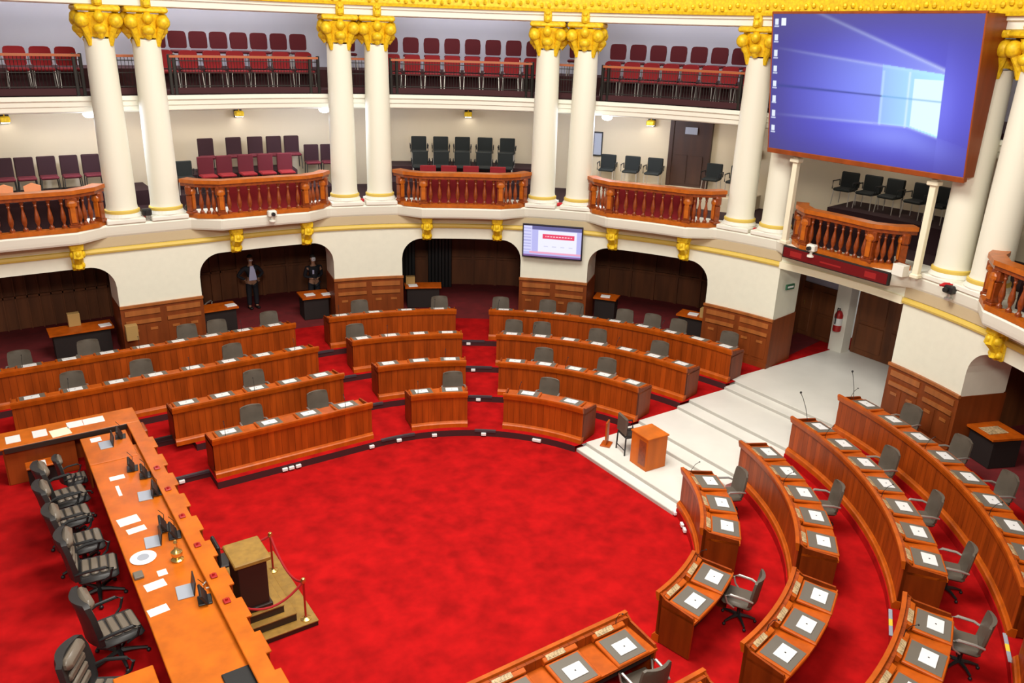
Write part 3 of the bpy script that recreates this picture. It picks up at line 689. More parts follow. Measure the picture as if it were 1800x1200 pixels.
for (row, a, b, where) in BLK:
    R = RD[row]; zf = ZF[row]; mid = (a+b)/2
    c0 = hp(R, mid); off = Vector((c0.x, c0.y, zf)); root = empty('curved_desk', off)
    tag(root, 'curved wooden desk, %s row, %s' % (ROWN[row], PL[where]), 'desk', 'curved desks of the chamber')
    def sh(mbb): mbb.v = [tuple(Vector(v)-off) for v in mbb.v]; return mbb
    sh(sweep(MB(), [(R+.03, zf+.14), (R+.09, zf+.14), (R+.09, zf+.9), (R+.0, zf+.9), (R+.03, zf+.80)], a, b)).build('front_panel', 'desk', root)
    t_ = MB(); sweep(t_, [(R-.005, zf+.79), (R+.04, zf+.79), (R+.03, zf+.94), (R-.035, zf+.94), (R-.035, zf+.90)], a-.15, b+.15)
    sh(t_).build('top_ledge', 'desktop', root)
    sh(sweep(MB(), [(R-.03, zf), (R+.1, zf), (R+.1, zf+.15), (R+.015, zf+.155), (R-.005, zf+.12), (R-.03, zf+.1)], a-.1, b+.1)).build('base_moulding', 'desktop', root)
    sh(sweep(MB(), rect(R+.09, R+.70, zf+.70, zf+.745), a, b)).build('work_surface', 'desktop', root)
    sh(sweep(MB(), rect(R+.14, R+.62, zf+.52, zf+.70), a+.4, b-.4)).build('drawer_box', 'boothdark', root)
    for w_ in (a, b):
        e_ = MB(); dw = math.degrees(.035/R) if abs(w_) < 90 else .35
        w2 = w_+dw if w_ == a else w_-dw
        sweep(e_, [(R+.04, zf+.02), (R+.66, zf+.02), (R+.68, zf+.75), (R+.66, zf+.80), (R+.14, zf+.86), (R+.04, zf+.93)], min(w_, w2), max(w_, w2)); sh(e_).build('end_panel', 'desk', root)
    L0, L1 = alen(R+.4, a), alen(R+.4, b); n = max(1, int((L1-L0)/.86+.35)); left_first = True
    for k in range(n):
        w_ = winv(R+.4, L1-(L1-L0)*(k+.5)/n); q = hp(R, w_)-Vector((c0.x, c0.y, 0)); th = hang(w_)
        if not SP:
            bx, pad, con, con2, mic, tab = seat_mbs()
            SP['lid'] = bx.build('desk_lid', 'desktop', root); SP['pad'] = pad.build('leather_inset', 'leatherpad', SP['lid'])
            SP['con'] = con.build('console', 'desktop', root); SP['pan'] = con2.build('button_panel', 'console', SP['con']); SP['mic'] = mic.build('gooseneck_microphone', 'black', SP['con'], True)
            SP['tab'] = tab.build('printed_sheet', ['paper', 'black']); lid, con_, tb = SP['lid'], SP['con'], SP['tab']
        else:
            lid = SP['lid'].copy(); C.objects.link(lid); lid.parent = root
            x = SP['pad'].copy(); C.objects.link(x); x.parent = lid
            con_ = SP['con'].copy(); C.objects.link(con_); con_.parent = root
            x = SP['pan'].copy(); C.objects.link(x); x.parent = con_
            if (k+row) % 3 == 0: x = SP['mic'].copy(); C.objects.link(x); x.parent = con_
            tb = SP['tab'].copy(); C.objects.link(tb)
        for o in (lid, con_): o.location = (q.x, q.y, 0); o.rotation_euler.z = th
        P_ = hp(R, w_); tb.location = (P_.x, P_.y, zf); tb.rotation_euler.z = th
        tag(tb, 'white sheet, %s from left, %s row, %s' % (ordn(k+1), ROWN[row], PS[where]), 'paper', 'white sheets on the members desks')

# ---------------------------------------------------------------- members' swivel chairs
def rounded_back(b, pts, thick, mi=0):
    """pts: list of (z, x, halfwidth); curved backrest shell"""
    n0 = len(b.v); K = 7
    for z, x, hw in pts:
        for s_ in (0, 1):
            for k in range(K):
                u = -1+2*k/(K-1); xx = x - .05*u*u + (thick if s_ else 0)*(1-.35*u*u)
                b.v.append((xx, u*hw, z))
    m = 2*K
    for i in range(len(pts)-1):
        for k in range(K-1):
            a = n0+i*m+k; b.face((a, a+m, a+m+1, a+1), mi=mi); a += K; b.face((a, a+1, a+m+1, a+m), mi=mi)
        a = n0+i*m; b.face((a, a+K, a+K+m, a+m), mi=mi); a += K-1; b.face((a, a+m, a+K+m, a+K), mi=mi)
    b.face([n0+k for k in range(K)]+[n0+K+k for k in range(K)][::-1], mi=mi); t = n0+(len(pts)-1)*m
    b.face([t+k for k in range(K)][::-1]+[t+K+k for k in range(K)], mi=mi)
    return b
def swivel(name, fabric, k=1.0, high=False):
    root = empty(name, (0, 0, 0))
    if not high: pts = [(.48, .20, .225), (.52, .215, .255), (.7, .235, .265), (.90, .26, .255), (.965, .27, .24), (.985, .275, .20)]
    else: pts = [(.46, .22, .22), (.5, .235, .29), (.7, .25, .31), (.95, .285, .30), (1.1, .32, .27), (1.13, .325, .22)]
    rounded_back(MB(), pts, .06 if not high else .1).build('backrest', fabric if not high else 'chairdark', root, True)
    s_ = MB(); s_.box(-.27, .22, -.25*k, .25*k, .40, .50, .045); s_.build('seat', fabric if not high else 'chairdark', root, True)
    for sy in (-1, 1):
        y = sy*.29*k
        MB().tube([(.24, y*.9, .62), (.1, y*1.02, .665), (-.12, y*1.04, .67), (-.2, y*1.02, .63), (-.16, y, .5), (-.05, y*.85, .41)], [.018, .022, .024, .02, .016, .015], 8).build('armrest', 'steel' if not high else 'black', root, True)
    MB().lathe([(.03, .1), (.03, .3), (.045, .3), (.045, .4)], seg=12).build('gas_column', 'black', root, True)
    b = MB()
    for q in range(5):
        a = 2*PI*q/5+.3; x, y = math.cos(a), math.sin(a); b.tube([(0, 0, .12), (x*.15, y*.15, .11), (x*.28*k, y*.28*k, .075)], [.035, .025, .018], 6); b.ball((x*.285*k, y*.285*k, .03), .03, .03, .03, 8, 5)
    b.build('star_base', 'black', root, True)
    if high:
        h = MB(); h.box(.20, .33, -.21, .21, .98, 1.14, .05); h.build('headrest', fabric, root, True)
        for i in range(4):
            s2 = MB(); s2.box(-.25+.11*i, -.16+.11*i, -.2, .2, .49, .525, .016)
            s2.build('seat_cushion_rib', fabric, root, True)
        for i in range(3):
            s2 = MB(); s2.box(.20+.013*i, .25+.013*i, -.19, .19, .58+.13*i, .68+.13*i, .02); s2.build('back_cushion_rib', fabric, root, True)
    return root
sc = swivel('swivel_chair', 'chair')
CH = [(0, [(115.1, 'left'), (99.2, 'left'), (63.1, 'centre-left'), (37.3, 'centre-right'), (-26, 'right upper'), (-63, 'right lower'), (-93.0, 'bottom')]),
      (1, [(109.3, 'left'), (42.3, 'centre-right'), (28, 'centre-right'), (-33.5, 'right upper')]),
      (2, [(147.4, 'left'), (132.2, 'left'), (109.5, 'left'), (80.5, 'centre-left'), (50.5, 'centre-right'), (44.8, 'centre-right'), (34, 'centre-right'), (22, 'centre-right'), (-25.8, 'right upper'), (-37.3, 'right upper'), (-48.4, 'right upper'), (-61.2, 'right lower')]),
      (3, [(156.8, 'left'), (141.4, 'left'), (117.1, 'left'), (109.2, 'left'), (94.4, 'left'), (77.5, 'centre-left'), (63.9, 'centre-left'), (53.5, 'centre-right'), (45.4, 'centre-right'), (40.7, 'centre-right'), (32.1, 'centre-right'), (27.4, 'centre-right'), (23, 'centre-right'), (14.1, 'centre-right'), (-16.9, 'right upper'), (-25.5, 'right upper'), (-33.9, 'right upper')])]
PS0 = {'left': 'the long left desk', 'centre-left': 'the short desk left of the centre aisle', 'centre-right': 'the desk left of the marble steps', 'right upper': 'the desk just right of the marble steps', 'right lower': 'the small desk across the lower right aisle', 'bottom': 'the desk at the bottom edge of the photo'}
st2 = {}
rng = random.Random(11)
for row, lst in CH:
    cnt = {}
    tot = {}
    for _, wh in lst: tot[wh] = tot.get(wh, 0)+1
    for w_, wh in lst:
        cnt[wh] = cnt.get(wh, 0)+1
        P = hp(RD[row]+.90, w_); zf = ZF[row]
        which = 'the only one' if tot[wh] == 1 else '%s from left' % ordn(cnt[wh])
        o = stamp(sc, st2, (P.x, P.y, zf), hang(w_)+rng.uniform(-.12, .12), 'grey-brown swivel chair, %s, %s row, %s' % (which, ROWN[row], PS[wh]))
        o['category'] = 'chair'; o['group'] = 'swivel chairs of the members'

# ---------------------------------------------------------------- tables, boxes and people in the booths
def booth_table(w0, w1, r0, r1, label, dark=False):
    wm = (w0+w1)/2; c0 = hp((r0+r1)/2, wm, GX); off = Vector((c0.x, c0.y, ZL)); root = empty('booth_table', off); tag(root, label, 'table', 'small wooden tables in the booths')
    m_ = MB(); sweep(m_, rect(r0, r1, ZL+.70, ZL+.75), w0, w1, GX); m_.v = [tuple(Vector(v)-off) for v in m_.v]; m_.build('table_top', 'desktop', root)
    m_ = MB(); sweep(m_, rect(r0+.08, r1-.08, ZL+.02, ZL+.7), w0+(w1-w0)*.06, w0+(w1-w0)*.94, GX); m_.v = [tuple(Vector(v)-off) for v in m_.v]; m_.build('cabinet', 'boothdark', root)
    return hp
booth_table(129.5, 145.4, 11.9, 12.6, 'wooden table in the far left booth, holding a cardboard box')
booth_table(95, 106.2, 12.0, 12.65, 'wooden table at the left side of the booth with two men')
booth_table(79.0, 83.2, 11.9, 12.7, 'small wooden table at the right side of the booth with two men')
booth_table(61.9, 67.4, 12.35, 12.9, 'wooden table at the left side of the centre booth')
booth_table(34.9, 38.4, 12.2, 12.8, 'wooden table at the left side of the booth right of the television')
booth_table(20.2, 25.0, 11.85, 12.45, 'wooden table at the right side of the booth right of the television')
booth_table(-23.5, -19.6, 11.65, 12.5, 'wooden table in the booth at the far right edge')
def thing_box(name, r, w_, z, sx, sy, sz, m_, label, cat, group=None, rot=0., b=.006):
    P = hp(r, w_, GX); o = MB().box(-sx/2, sx/2, -sy/2, sy/2, 0, sz, b).build(name, m_, loc=(P.x, P.y, z), rotz=hang(w_)+rot); tag(o, label, cat, group); return o
for r, w_, sz, lab in ((12.5, 138.5, .36, 'on the table in the far left booth'), (12.75, 66.5, .26, 'on the table in the centre booth'), (12.05, 20.9, .3, 'at the right end of the booth right of the television')):
    thing_box('cardboard_box', r, w_, ZL+.751, .2, .3, sz, 'cardboard', 'tan cardboard box ' + lab, 'box', 'tan boxes in the booths')
thing_box('cardboard_box', 11.0, 126.6, ZL+.6, .2, .3, .42, 'cardboard', 'tan cardboard box behind the back row desk, beside the left wall pier', 'box', 'tan boxes in the booths')
for r, w_, lab in ((12.1, 131.5, 'on the far left booth table'), (12.2, 96.8, 'in front of the man in the pale shirt'), (12.2, 81.8, 'at the left of the small table by the standing guard'), (12.1, 79.4, 'at the right of the small table by the standing guard'), (12.5, 66.2, 'on the centre booth table'), (12.4, 36.7, 'on the table right of the television'), (12.1, 22.8, 'on the small table near the marble landing')):
    thing_box('paper_stack', r, w_, ZL+.751, .24, .3, .03, 'paper', 'white paper stack ' + lab, 'paper', 'paper stacks in the booths', .1)
thing_box('table_reflection', 12.0, -21.5, ZL+.752, .5, .34, .012, 'console', 'beige patch painting the reflection on the far right booth table', 'reflection')  # thin beige slab painting the pale reflection on this table top
# dark curtain panels, dark chairs
for (w_, r, lab) in ((67, 14.6, 'left'), (61.9, 14.8, 'right')):
    P = hp(r, w_, GX); c_ = MB()
    for k in range(7): c_.box(-.03-.02*(k % 2), .03, -.42+.12*k, -.30+.12*k, 0, 2.0, .02)
    tag(c_.build('curtain', 'black', loc=(P.x, P.y, ZL+.001), rotz=hang(w_)), 'near-black curtain panel, %s of the two in the centre booth' % lab, 'curtain', 'dark curtains in the centre booth')
bc_ = swivel('office_chair', 'black'); stamp(bc_, {}, tuple(hp(13.35, 103.0, GX)+Vector((0, 0, ZL))), hang(100)+2.4, 'black office chair at the left end of the booth with two men'); tag(bc_, bc_['label'], 'chair')
def skinned(name, nodes, edges, m_, parent):
    me = bpy.data.meshes.new(name); me.from_pydata([n[:3] for n in nodes], edges, []); o = bpy.data.objects.new(name, me); C.objects.link(o); me.materials.append(M[m_])
    mod = o.modifiers.new('skin', 'SKIN'); mod.use_smooth_shade = True
    for i, n in enumerate(nodes):
        r = n[3]; me.skin_vertices[0].data[i].radius = r if isinstance(r, tuple) else (r, r)
    me.skin_vertices[0].data[0].use_root = True
    s_ = o.modifiers.new('sub', 'SUBSURF'); s_.levels = 1; s_.render_levels = 2
    if parent is not None: o.parent = parent
    return o
def person(x, y, z, rot, label, pose, shirt):
    """stands facing -X in its own frame"""
    root = empty('person', (x, y, z), rot); tag(root, label, 'person')
    # body: pelvis, chest, neck, head, arms, legs as one skinned surface
    if pose == 'hips': armL = [(.0, .25, 1.36, .05), (.06, .42, 1.12, .04), (-.06, .2, .98, .03)]; armR = [(.0, -.25, 1.36, .05), (.06, -.42, 1.12, .04), (-.06, -.2, .98, .03)]
    else: armL = [(.0, .24, 1.36, .05), (.03, .3, 1.1, .04), (-.16, .06, 1.02, .03)]; armR = [(.0, -.24, 1.36, .05), (.03, -.3, 1.1, .04), (-.16, -.04, 1.0, .03)]
    N = [(0, 0, .95, (.15, .10)), (0, 0, 1.12, (.14, .09)), (0, 0, 1.32, (.17, .1)), (0, 0, 1.44, (.08, .07)), (-.01, 0, 1.52, .05), (-.02, 0, 1.59, (.07, .08)), (-.02, 0, 1.68, (.075, .09)), (-.01, 0, 1.75, .06),
         *armL, *armR, (0, .1, .88, .09), (-.02, .12, .5, .065), (0, .12, .09, .045), (-.14, .13, .04, .035), (0, -.1, .88, .09), (-.02, -.12, .5, .065), (0, -.12, .09, .045), (-.14, -.13, .04, .035)]
    E_ = [(0, 1), (1, 2), (2, 3), (3, 4), (4, 5), (5, 6), (6, 7), (2, 8), (8, 9), (9, 10), (2, 11), (11, 12), (12, 13), (0, 14), (14, 15), (15, 16), (16, 17), (0, 18), (18, 19), (19, 20), (20, 21)]
    body = skinned('body', N, E_, 'skin', root)
    f_ = MB(); f_.ball((-.105, 0, 1.655), .02, .014, .025, 6, 4)
    for sy in (-1, 1): f_.ball((-.01, sy*.078, 1.66), .015, .01, .03, 6, 4)
    f_.build('nose_and_ears', 'skin', root, True)
    e_ = MB()
    for sy in (-1, 1): e_.ball((-.092, sy*.03, 1.69), .008, .011, .007, 6, 4)
    e_.build('eyes', 'black', root, True)
    MB().ball((.005, 0, 1.725), .095, .085, .075, 12, 7).build('hair', 'hair', root, True)
    if pose == 'hips': MB().box(-.115, -.05, -.06, .06, 1.59, 1.655, .02).build('face_mask', 'mask', root, True)
    else: MB().box(-.115, -.04, -.07, .07, 1.58, 1.72, .03).build('face_shield', 'mask', root, True)
    for sy, h in ((1, armL[2]), (-1, armR[2])):
        for q in range(5):
            a = (q-2)*.014
            l_ = (.06, .075, .08, .073, .05)[q]
            if q == 4: pts = [(h[0], h[1]-sy*.02, h[2]+.01), (h[0]-.03, h[1]-sy*.045, h[2]+.0), (h[0]-.05, h[1]-sy*.05, h[2]-.02)]
            else: pts = [(h[0]-.01, h[1]+a, h[2]-.02), (h[0]-.03, h[1]+a*1.3, h[2]-.02-l_*.6), (h[0]-.02, h[1]+a*1.3, h[2]-.02-l_)]
            MB().tube(pts, [.010, .009, .006], 6).build('finger', 'skin', root, True)
    jk = [(0, 0, .9, (.19, .13)), (0, 0, 1.15, (.17, .12)), (0, 0, 1.33, (.19, .125)), (0, 0, 1.41, (.12, .09)), (armL[0][0], armL[0][1]*.9, 1.37, .075), (*armL[1][:3], .06), (armL[2][0]*.8, armL[2][1]*1.0, armL[2][2]+.02, .045),
          (armR[0][0], armR[0][1]*.9, 1.37, .075), (*armR[1][:3], .06), (armR[2][0]*.8, armR[2][1]*1.0, armR[2][2]+.02, .045)]
    skinned('jacket', jk, [(0, 1), (1, 2), (2, 3), (2, 4), (4, 5), (5, 6), (2, 7), (7, 8), (8, 9)], 'suit', root)
    tr = [(0, 0, .93, (.17, .12)), (0, .1, .82, .11), (-.02, .12, .48, .085), (0, .12, .1, .075), (0, -.1, .82, .11), (-.02, -.12, .48, .085), (0, -.12, .1, .075)]
    skinned('trousers', tr, [(0, 1), (1, 2), (2, 3), (0, 4), (4, 5), (5, 6)], 'suit', root)
    for sy in (-1, 1): MB().box(-.2, .08, sy*.12-.05, sy*.12+.05, 0, .09, .03).build('shoe', 'black', root, True)
    if shirt:
        s_ = MB(); n0 = 0
        for z_, hw, x_ in ((.98, .13, -.155), (1.1, .12, -.15), (1.3, .085, -.155), (1.44, .05, -.12)):
            s_.v += [(x_, -hw, z_), (x_-.012, 0, z_), (x_, hw, z_), (x_+.1, hw*.8, z_), (x_+.1, -hw*.8, z_)]
        for i in range(3):
            for k in range(5): k2 = (k+1) % 5; s_.face((i*5+k, i*5+k2, (i+1)*5+k2, (i+1)*5+k))
        s_.face((4, 3, 2, 1, 0)); s_.face((15, 16, 17, 18, 19)); s_.build('shirt', 'shirt', root, True)
    else:
        MB().box(-.165, -.14, .03, .09, 1.18, 1.32, .01).build('badge', 'shirt', root)
    return root
Pm = hp(13.9, 88.0, GX); person(Pm.x, Pm.y, ZL, hang(88)+.12, 'person in a pale blue shirt and open dark suit standing in a booth', 'hips', True)
Pm = hp(13.2, 80.2, GX); person(Pm.x, Pm.y, ZL, hang(80)+.2, 'person in a dark suit and face covering behind a small booth table', 'front', False)

# ---------------------------------------------------------------- big screen, supports, television, LED board
def shade_screen(u, v):
    """u 0..1 left to right, v 0..1 bottom to top: blue backdrop with light beams from a bright pane at the right"""
    mx = lambda a, b, t: tuple(a[i]+(b[i]-a[i])*max(0, min(1, t)) for i in range(3))
    c = (.055, .045, .27)
    g = math.exp(-(((u-.62)/.42)**2+((v-.45)/.42)**2)); c = mx(c, (.12, .125, .86), g*1.2)
    c = mx(c, (.10, .09, .28), max(0, (v-.8)*3)*(1-g)); c = mx(c, (.06, .055, .2), max(0, (.14-u)*5)*.6+max(0, .14-v)*2.5*(1-u))
    d = max(0, .87-u)
    t0 = .66+d*.56; t1 = .625+d*.16; mid = .462+d*.03; b1 = .285-d*.02 if u < .72 else .285-(u-.72)*.35
    fade = max(0, 1-d*1.15)
    if u < .87:
        if t1 < v < t0: c = mx(c, (.36, .44, 1.0), .75*fade**3)
        if mid < v <= t1: c = mx(c, (.42, .58, 1.0), .95*fade**2)
        if b1 < v <= mid: c = mx(c, (.42, .56, 1.0), .85*fade**2)
        for ln, s_, wd in ((t0, .5, .012), (t1, .6, .010), (b1, .6, .010)):
            c = mx(c, (.62, .72, 1.0), s_*math.exp(-((v-ln)/wd)**2)*fade)
        if u > .59 and b1 < v < t1+.01: c = mx(c, (.42, .84, .98), .35+2.2*(u-.59))
        if u > .74 and b1+.01 < v < .60: c = mx(c, (.80, .99, 1.0), .85)
        for lu, s_ in ((.60, .35), (.72, .65)):
            if .27 < v < .64: c = mx(c, (.75, .92, 1.0), s_*math.exp(-((u-lu)/.005)**2))
        k = math.exp(-((v-mid)/(.006+.012*max(0, .5-u)))**2)
        c = mx(c, (.03, .05, .28) if u < .6 else (.15, .4, .75), k*(.85 if u < .62 else .7))
    else:
        c = mx(c, (.25, .27, 1.0), .35*math.exp(-((u-.87)/.06)**2)*math.exp(-((v-.42)/.25)**2))
    c = mx(c, (.30, .36, 1.0), .55*math.exp(-((v-(b1-.07))/.09)**2)*math.exp(-((u-.68)/.2)**2)*(1 if v < b1 else 0))
    return c
def grid_screen(name, W, H, nx_, ny_, fn, strength, parent, T):
    me = bpy.data.meshes.new(name); V = [T @ Vector((0, W/2-W*i/nx_, H*j/ny_)) for j in range(ny_+1) for i in range(nx_+1)]
    F = [(j*(nx_+1)+i, (j+1)*(nx_+1)+i, (j+1)*(nx_+1)+i+1, j*(nx_+1)+i+1) for j in range(ny_) for i in range(nx_)]
    me.from_pydata([tuple(v) for v in V], [], F); ca = me.color_attributes.new('picture', 'FLOAT_COLOR', 'POINT')
    for j in range(ny_+1):
        for i in range(nx_+1): ca.data[j*(nx_+1)+i].color = (*fn(i/nx_, j/ny_), 1)
    m = bpy.data.materials.new(name); m.use_nodes = True; nt = m.node_tree; b = nt.nodes['Principled BSDF']; at = nt.nodes.new('ShaderNodeAttribute'); at.attribute_name = 'picture'
    nt.links.new(at.outputs['Color'], b.inputs['Emission Color']); b.inputs['Emission Strength'].default_value = strength; b.inputs['Base Color'].default_value = (.01, .01, .01, 1); b.inputs['Roughness'].default_value = .5
    me.materials.append(m); o = bpy.data.objects.new(name, me); C.objects.link(o); o.parent = parent; return o
def icons(u, v):
    c = shade_screen(u, v)
    for k in range(8):
        vy = .945-.112*k*1.0
        if abs(u-.022) < .009 and abs(v-vy) < .022: c = (.75, .82, .95)
        if abs(u-.022) < .013 and abs(v-vy+.032) < .005: c = (.55, .6, .8)
    if abs(u-.062) < .013 and abs(v-.945) < .028: c = (.85, .9, .98)
    return c
XS, Z0, Z1, Y0, Y1 = 10.25, 6.60, 9.78, -2.85, 2.27
scr = empty('video_screen', (XS, 0, Z0)); tag(scr, 'huge blue video screen in a wooden frame hung between the gallery columns', 'screen')
ym = (Y0+Y1)/2; HZ = Z1-Z0; LEAN = math.atan2(.5, HZ); Ts = Matrix.Rotation(-LEAN, 4, 'Y'); HS = HZ/math.cos(LEAN)
b_ = MB(); T90 = Matrix.Translation((0, Y1, 0)) @ Matrix.Rotation(PI/2, 4, 'X'); b_.prism([(.03, -.02), (.38, -.02), (.38, HZ+.0), (-.5+.03, HZ)], 0, Y1-Y0, T=T90); b_.build('cabinet', 'screenframe', scr)
b_ = MB(); b_.box(-.03, .1, Y0-.01, Y1+.01, -.12, .0, .01, T=Ts); b_.box(-.012, .05, Y0-.01, Y0+.025, 0, HS, .005, T=Ts); b_.box(-.012, .05, Y1-.025, Y1+.01, 0, HS, .005, T=Ts); b_.box(-.012, .05, Y0-.01, Y1+.01, HS-.02, HS+.03, .005, T=Ts); b_.build('bezel', 'screenframe', scr)
grid_screen('display', Y1-Y0-.05, HS-.02, 300, 190, icons, .95, scr, Ts @ Matrix.Translation((-.006, ym, .0)))
for (y_, lab) in ((1.52, 'left'), (-2.12, 'right')):
    b_ = MB(); b_.box(-.07, .07, -.07, .07, 0, 6.44-4.2, .01); b_.box(-.13, .10, -.13, .13, 2.1, 2.2, .02); b_.box(-.10, .10, -.10, .10, 0, .1, .02)
    tag(b_.build('support_post', 'cream', loc=(10.50, y_, 4.2)), 'slender cream post holding up the big screen, %s of the two' % lab, 'post', 'posts under the big screen')
def tvpic(u, v):
    c = (.45, .45, .80)
    if v > .88: c = (.12, .12, .3)
    if .25 < u < .92 and .1 < v < .86: c = (.80, .80, .97)
    if .33 < u < .88 and .60 < v < .76: c = (.75, .05, .12)
    if .38 < u < .84 and abs(v-.68) < .012 and int(u*60) % 3: c = (.9, .6, .65)
    if u < .15 and v > .15: c = (.62, .62, .92)
    if u < .13 and int(v*30) % 3 == 0 and v > .2: c = (.4, .4, .7)
    if .1 < v < .16 and u > .1: c = (.8, .35, .5)
    if .3 < u < .88 and .33 < v < .36 and int(u*14) % 2: c = (.6, .6, .75)
    if v < .06: c = (.2, .1, .3)
    return c
tw = 44.3; P = hp(11.05, tw, GX); tvr = empty('television', (P.x, P.y, 2.68)); tvr.rotation_euler.z = hang(tw); tag(tvr, 'wall-mounted flat television showing a slide with a red heading', 'television')
Tt = Matrix.Rotation(-.06, 4, 'Y'); MB().box(0, .06, -.93, .93, 0, 1.06, .015, T=Tt).build('casing', 'tvframe', tvr); MB().box(.05, .2, -.2, .2, .3, .7, .01).build('wall_bracket', 'black', tvr)
grid_screen('display', 1.78, .96, 120, 64, tvpic, 1.0, tvr, Tt @ Matrix.Translation((-.004, 0, .05)))
P = hp(11.06, 48.6, GX)
led = empty('led_board', (10.30, 0, 3.90)); tag(led, 'long dark red unlit display board on the ledge below the big screen', 'display')
MB().box(0, .1, -1.62, 1.40, 0, .31, .01).build('housing', 'boothdark', led); b_ = MB(); b_.box(-.01, 0, -1.58, 1.36, .03, .28, .002); b_.build('face_panel', 'ledred', led)
b_ = MB()
b_.box(-.014, -.01, -.35, .25, .12, .16, .01)
b_.build('lit_strip', 'leddot', led)
MB().box(-.014, -.01, -1.3, -1.0, .08, .22, .02).build('lit_block', 'leddot', led); MB().box(-.014, -.01, .8, 1.15, .08, .22, .02).build('lit_block', 'leddot', led)
# ---------------------------------------------------------------- small equipment on the ledge
def ledge_cam(r, w_, lab, dark=True, white=False, z=4.2):
    P = hp(r, w_, GX); root = empty('ledge_camera', (P.x, P.y, z), hang(w_)); tag(root, lab, 'camera')
    MB().lathe([(.09, 0), (.09, .04), (.04, .06), (.035, .16)], seg=12).build('foot', 'white' if white else 'steel', root, True)
    MB().box(-.09, .09, -.12, .12, .14, .32, .03).build('camera_body', 'white' if white else 'black', root)
    MB().lathe([(.05, 0), (.055, .08)], seg=12, T=Matrix.Translation((-.09, 0, .23)) @ Matrix.Rotation(-PI/2, 4, 'Y')).build('lens', 'black', root, True)
ledge_cam(11.36, 118.4, 'dark camera on the ledge between the leftmost pair of columns', True)
ledge_cam(11.42, 107.2, 'black camera on the ledge right of the leftmost column pair')
ledge_cam(10.60, 88.6, 'white boxy camera on the ledge in front of the maroon chairs', white=True, z=4.02)
ledge_cam(10.62, 2.9, 'white swivelling camera on the ledge under the left half of the big screen', white=True, z=4.10)
ledge_cam(11.14, -15.6, 'black camera on the ledge front right of the big screen', z=3.95)
for r, w_, lab in ((11.8, 118.4, 'between the leftmost pair of columns'), (11.85, 73.8, 'between the columns left of the centre balcony'), (11.85, 43.9, 'between the columns above the television'), (11.7, 14.3, 'beside the column left of the big screen'), (11.3, -15.4, 'between the columns right of the big screen')):
    P = hp(r, w_, GX); b_ = MB(); b_.tube([(0, -.08, .03), (-.1, .02, .05), (-.22, .1, .05), (-.3, .13, .03)], [.05, .06, .05, .02], 8)
    tag(b_.build('red_cloth', 'redcloth', smooth=True, loc=(P.x, P.y, 4.2), rotz=hang(w_)), 'crumpled red cloth lying on the ledge ' + lab, 'cloth', 'red cloths on the gallery ledge')
thing_box('white_box', 10.85, -9.6, 4.2, .2, .3, .26, 'white', 'white square box on the ledge at the right end of the red display board', 'box')

# ---------------------------------------------------------------- presidency table
ZD = .28; ZM = 1.06
mesa = empty('presidency_table', (-5.4, 0, ZD)); tag(mesa, 'long orange-brown wooden presidency table with a notched raised front edge', 'table')
def mp(b_): b_.v = [(v[0]+5.4, v[1], v[2]-ZD) for v in b_.v]; return b_
b_ = MB(); b_.box(-6.02, -4.95, -5.5, 4.75, ZM-.06, ZM, .01); mp(b_).build('table_top', 'tabletop', mesa)
b_ = MB(); b_.box(-5.06, -4.86, -5.5, 5.5, ZD, ZM+.06, .01)
for k in range(13):
    y_ = -5.2+.86*k; b_.box(-4.88, -4.78, y_, y_+.45, ZM-.25, ZM+.08, .02)
mp(b_).build('front_board', 'deskdark', mesa)
b_ = MB(); b_.box(-5.1, -4.84, -5.5, 5.61, ZM+.06, ZM+.1, .01)
for k in range(12):
    y_ = -5.22+.86*k; b_.box(-4.86, -4.76, y_, y_+.49, ZM+.06, ZM+.1, .01)
mp(b_).build('front_ledge', 'tabletop', mesa)
b_ = MB(); b_.box(-7.38, -4.95, 6.28, 6.34, ZD, ZM+.05, 0); b_.box(-7.38, -7.32, 5.75, 6.3, ZD, ZM+.05); b_.box(-7.36, -6.1, 5.72, 5.78, ZD, ZM+.02, .01); mp(b_).build('wing_panels', 'deskdark', mesa)
b_ = MB(); b_.box(-7.42, -4.84, 5.62, 6.4, ZM+.06, ZM+.1, .01); mp(b_).build('wing_top', 'tabletop', mesa)
b_ = MB(); b_.box(-7.35, -5.1, 5.6, 5.63, ZM-.02, ZM+.09, .005); mp(b_).build('inner_edge', 'bronzedark', mesa)
b_ = MB()
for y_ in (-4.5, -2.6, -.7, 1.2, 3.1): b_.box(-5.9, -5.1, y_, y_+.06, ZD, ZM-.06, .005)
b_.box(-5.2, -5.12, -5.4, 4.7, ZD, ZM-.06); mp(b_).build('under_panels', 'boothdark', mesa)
sd = empty('side_desk', (-5.6, 4.95, ZD)); tag(sd, 'lower orange desk in the corner of the presidency table, carrying a terminal', 'desk')
MB().box(-.42, .45, -.72, .55, ZM-ZD-.02, ZM-ZD+.02, .01).build('desk_top', 'tabletop', sd); MB().box(-.4, -.36, -.17, .5, 0, ZM-ZD-.02, .005).build('side_panel', 'deskdark', sd)
sh_ = empty('low_shelf', (-6.75, 5.45, ZD)); tag(sh_, 'small orange shelf with papers against the inner side of the table wing', 'shelf'); MB().box(-.3, .3, -.17, .15, .46, .5, .01).build('shelf_board', 'desktop', sh_); MB().box(-.28, .28, .05, .13, 0, .46, .01).build('shelf_body', 'boothdark', sh_)
bs = empty('side_desk', (-6.45, -2.3, ZD)); tag(bs, 'small orange desk corner at the bottom edge beside the presidency table', 'desk'); MB().box(-.2, .3, -.5, .4, .7, .74, .01).build('desk_top', 'tabletop', bs); MB().box(-.15, .25, -.45, .35, 0, .7, .01).build('desk_body', 'deskdark', bs)
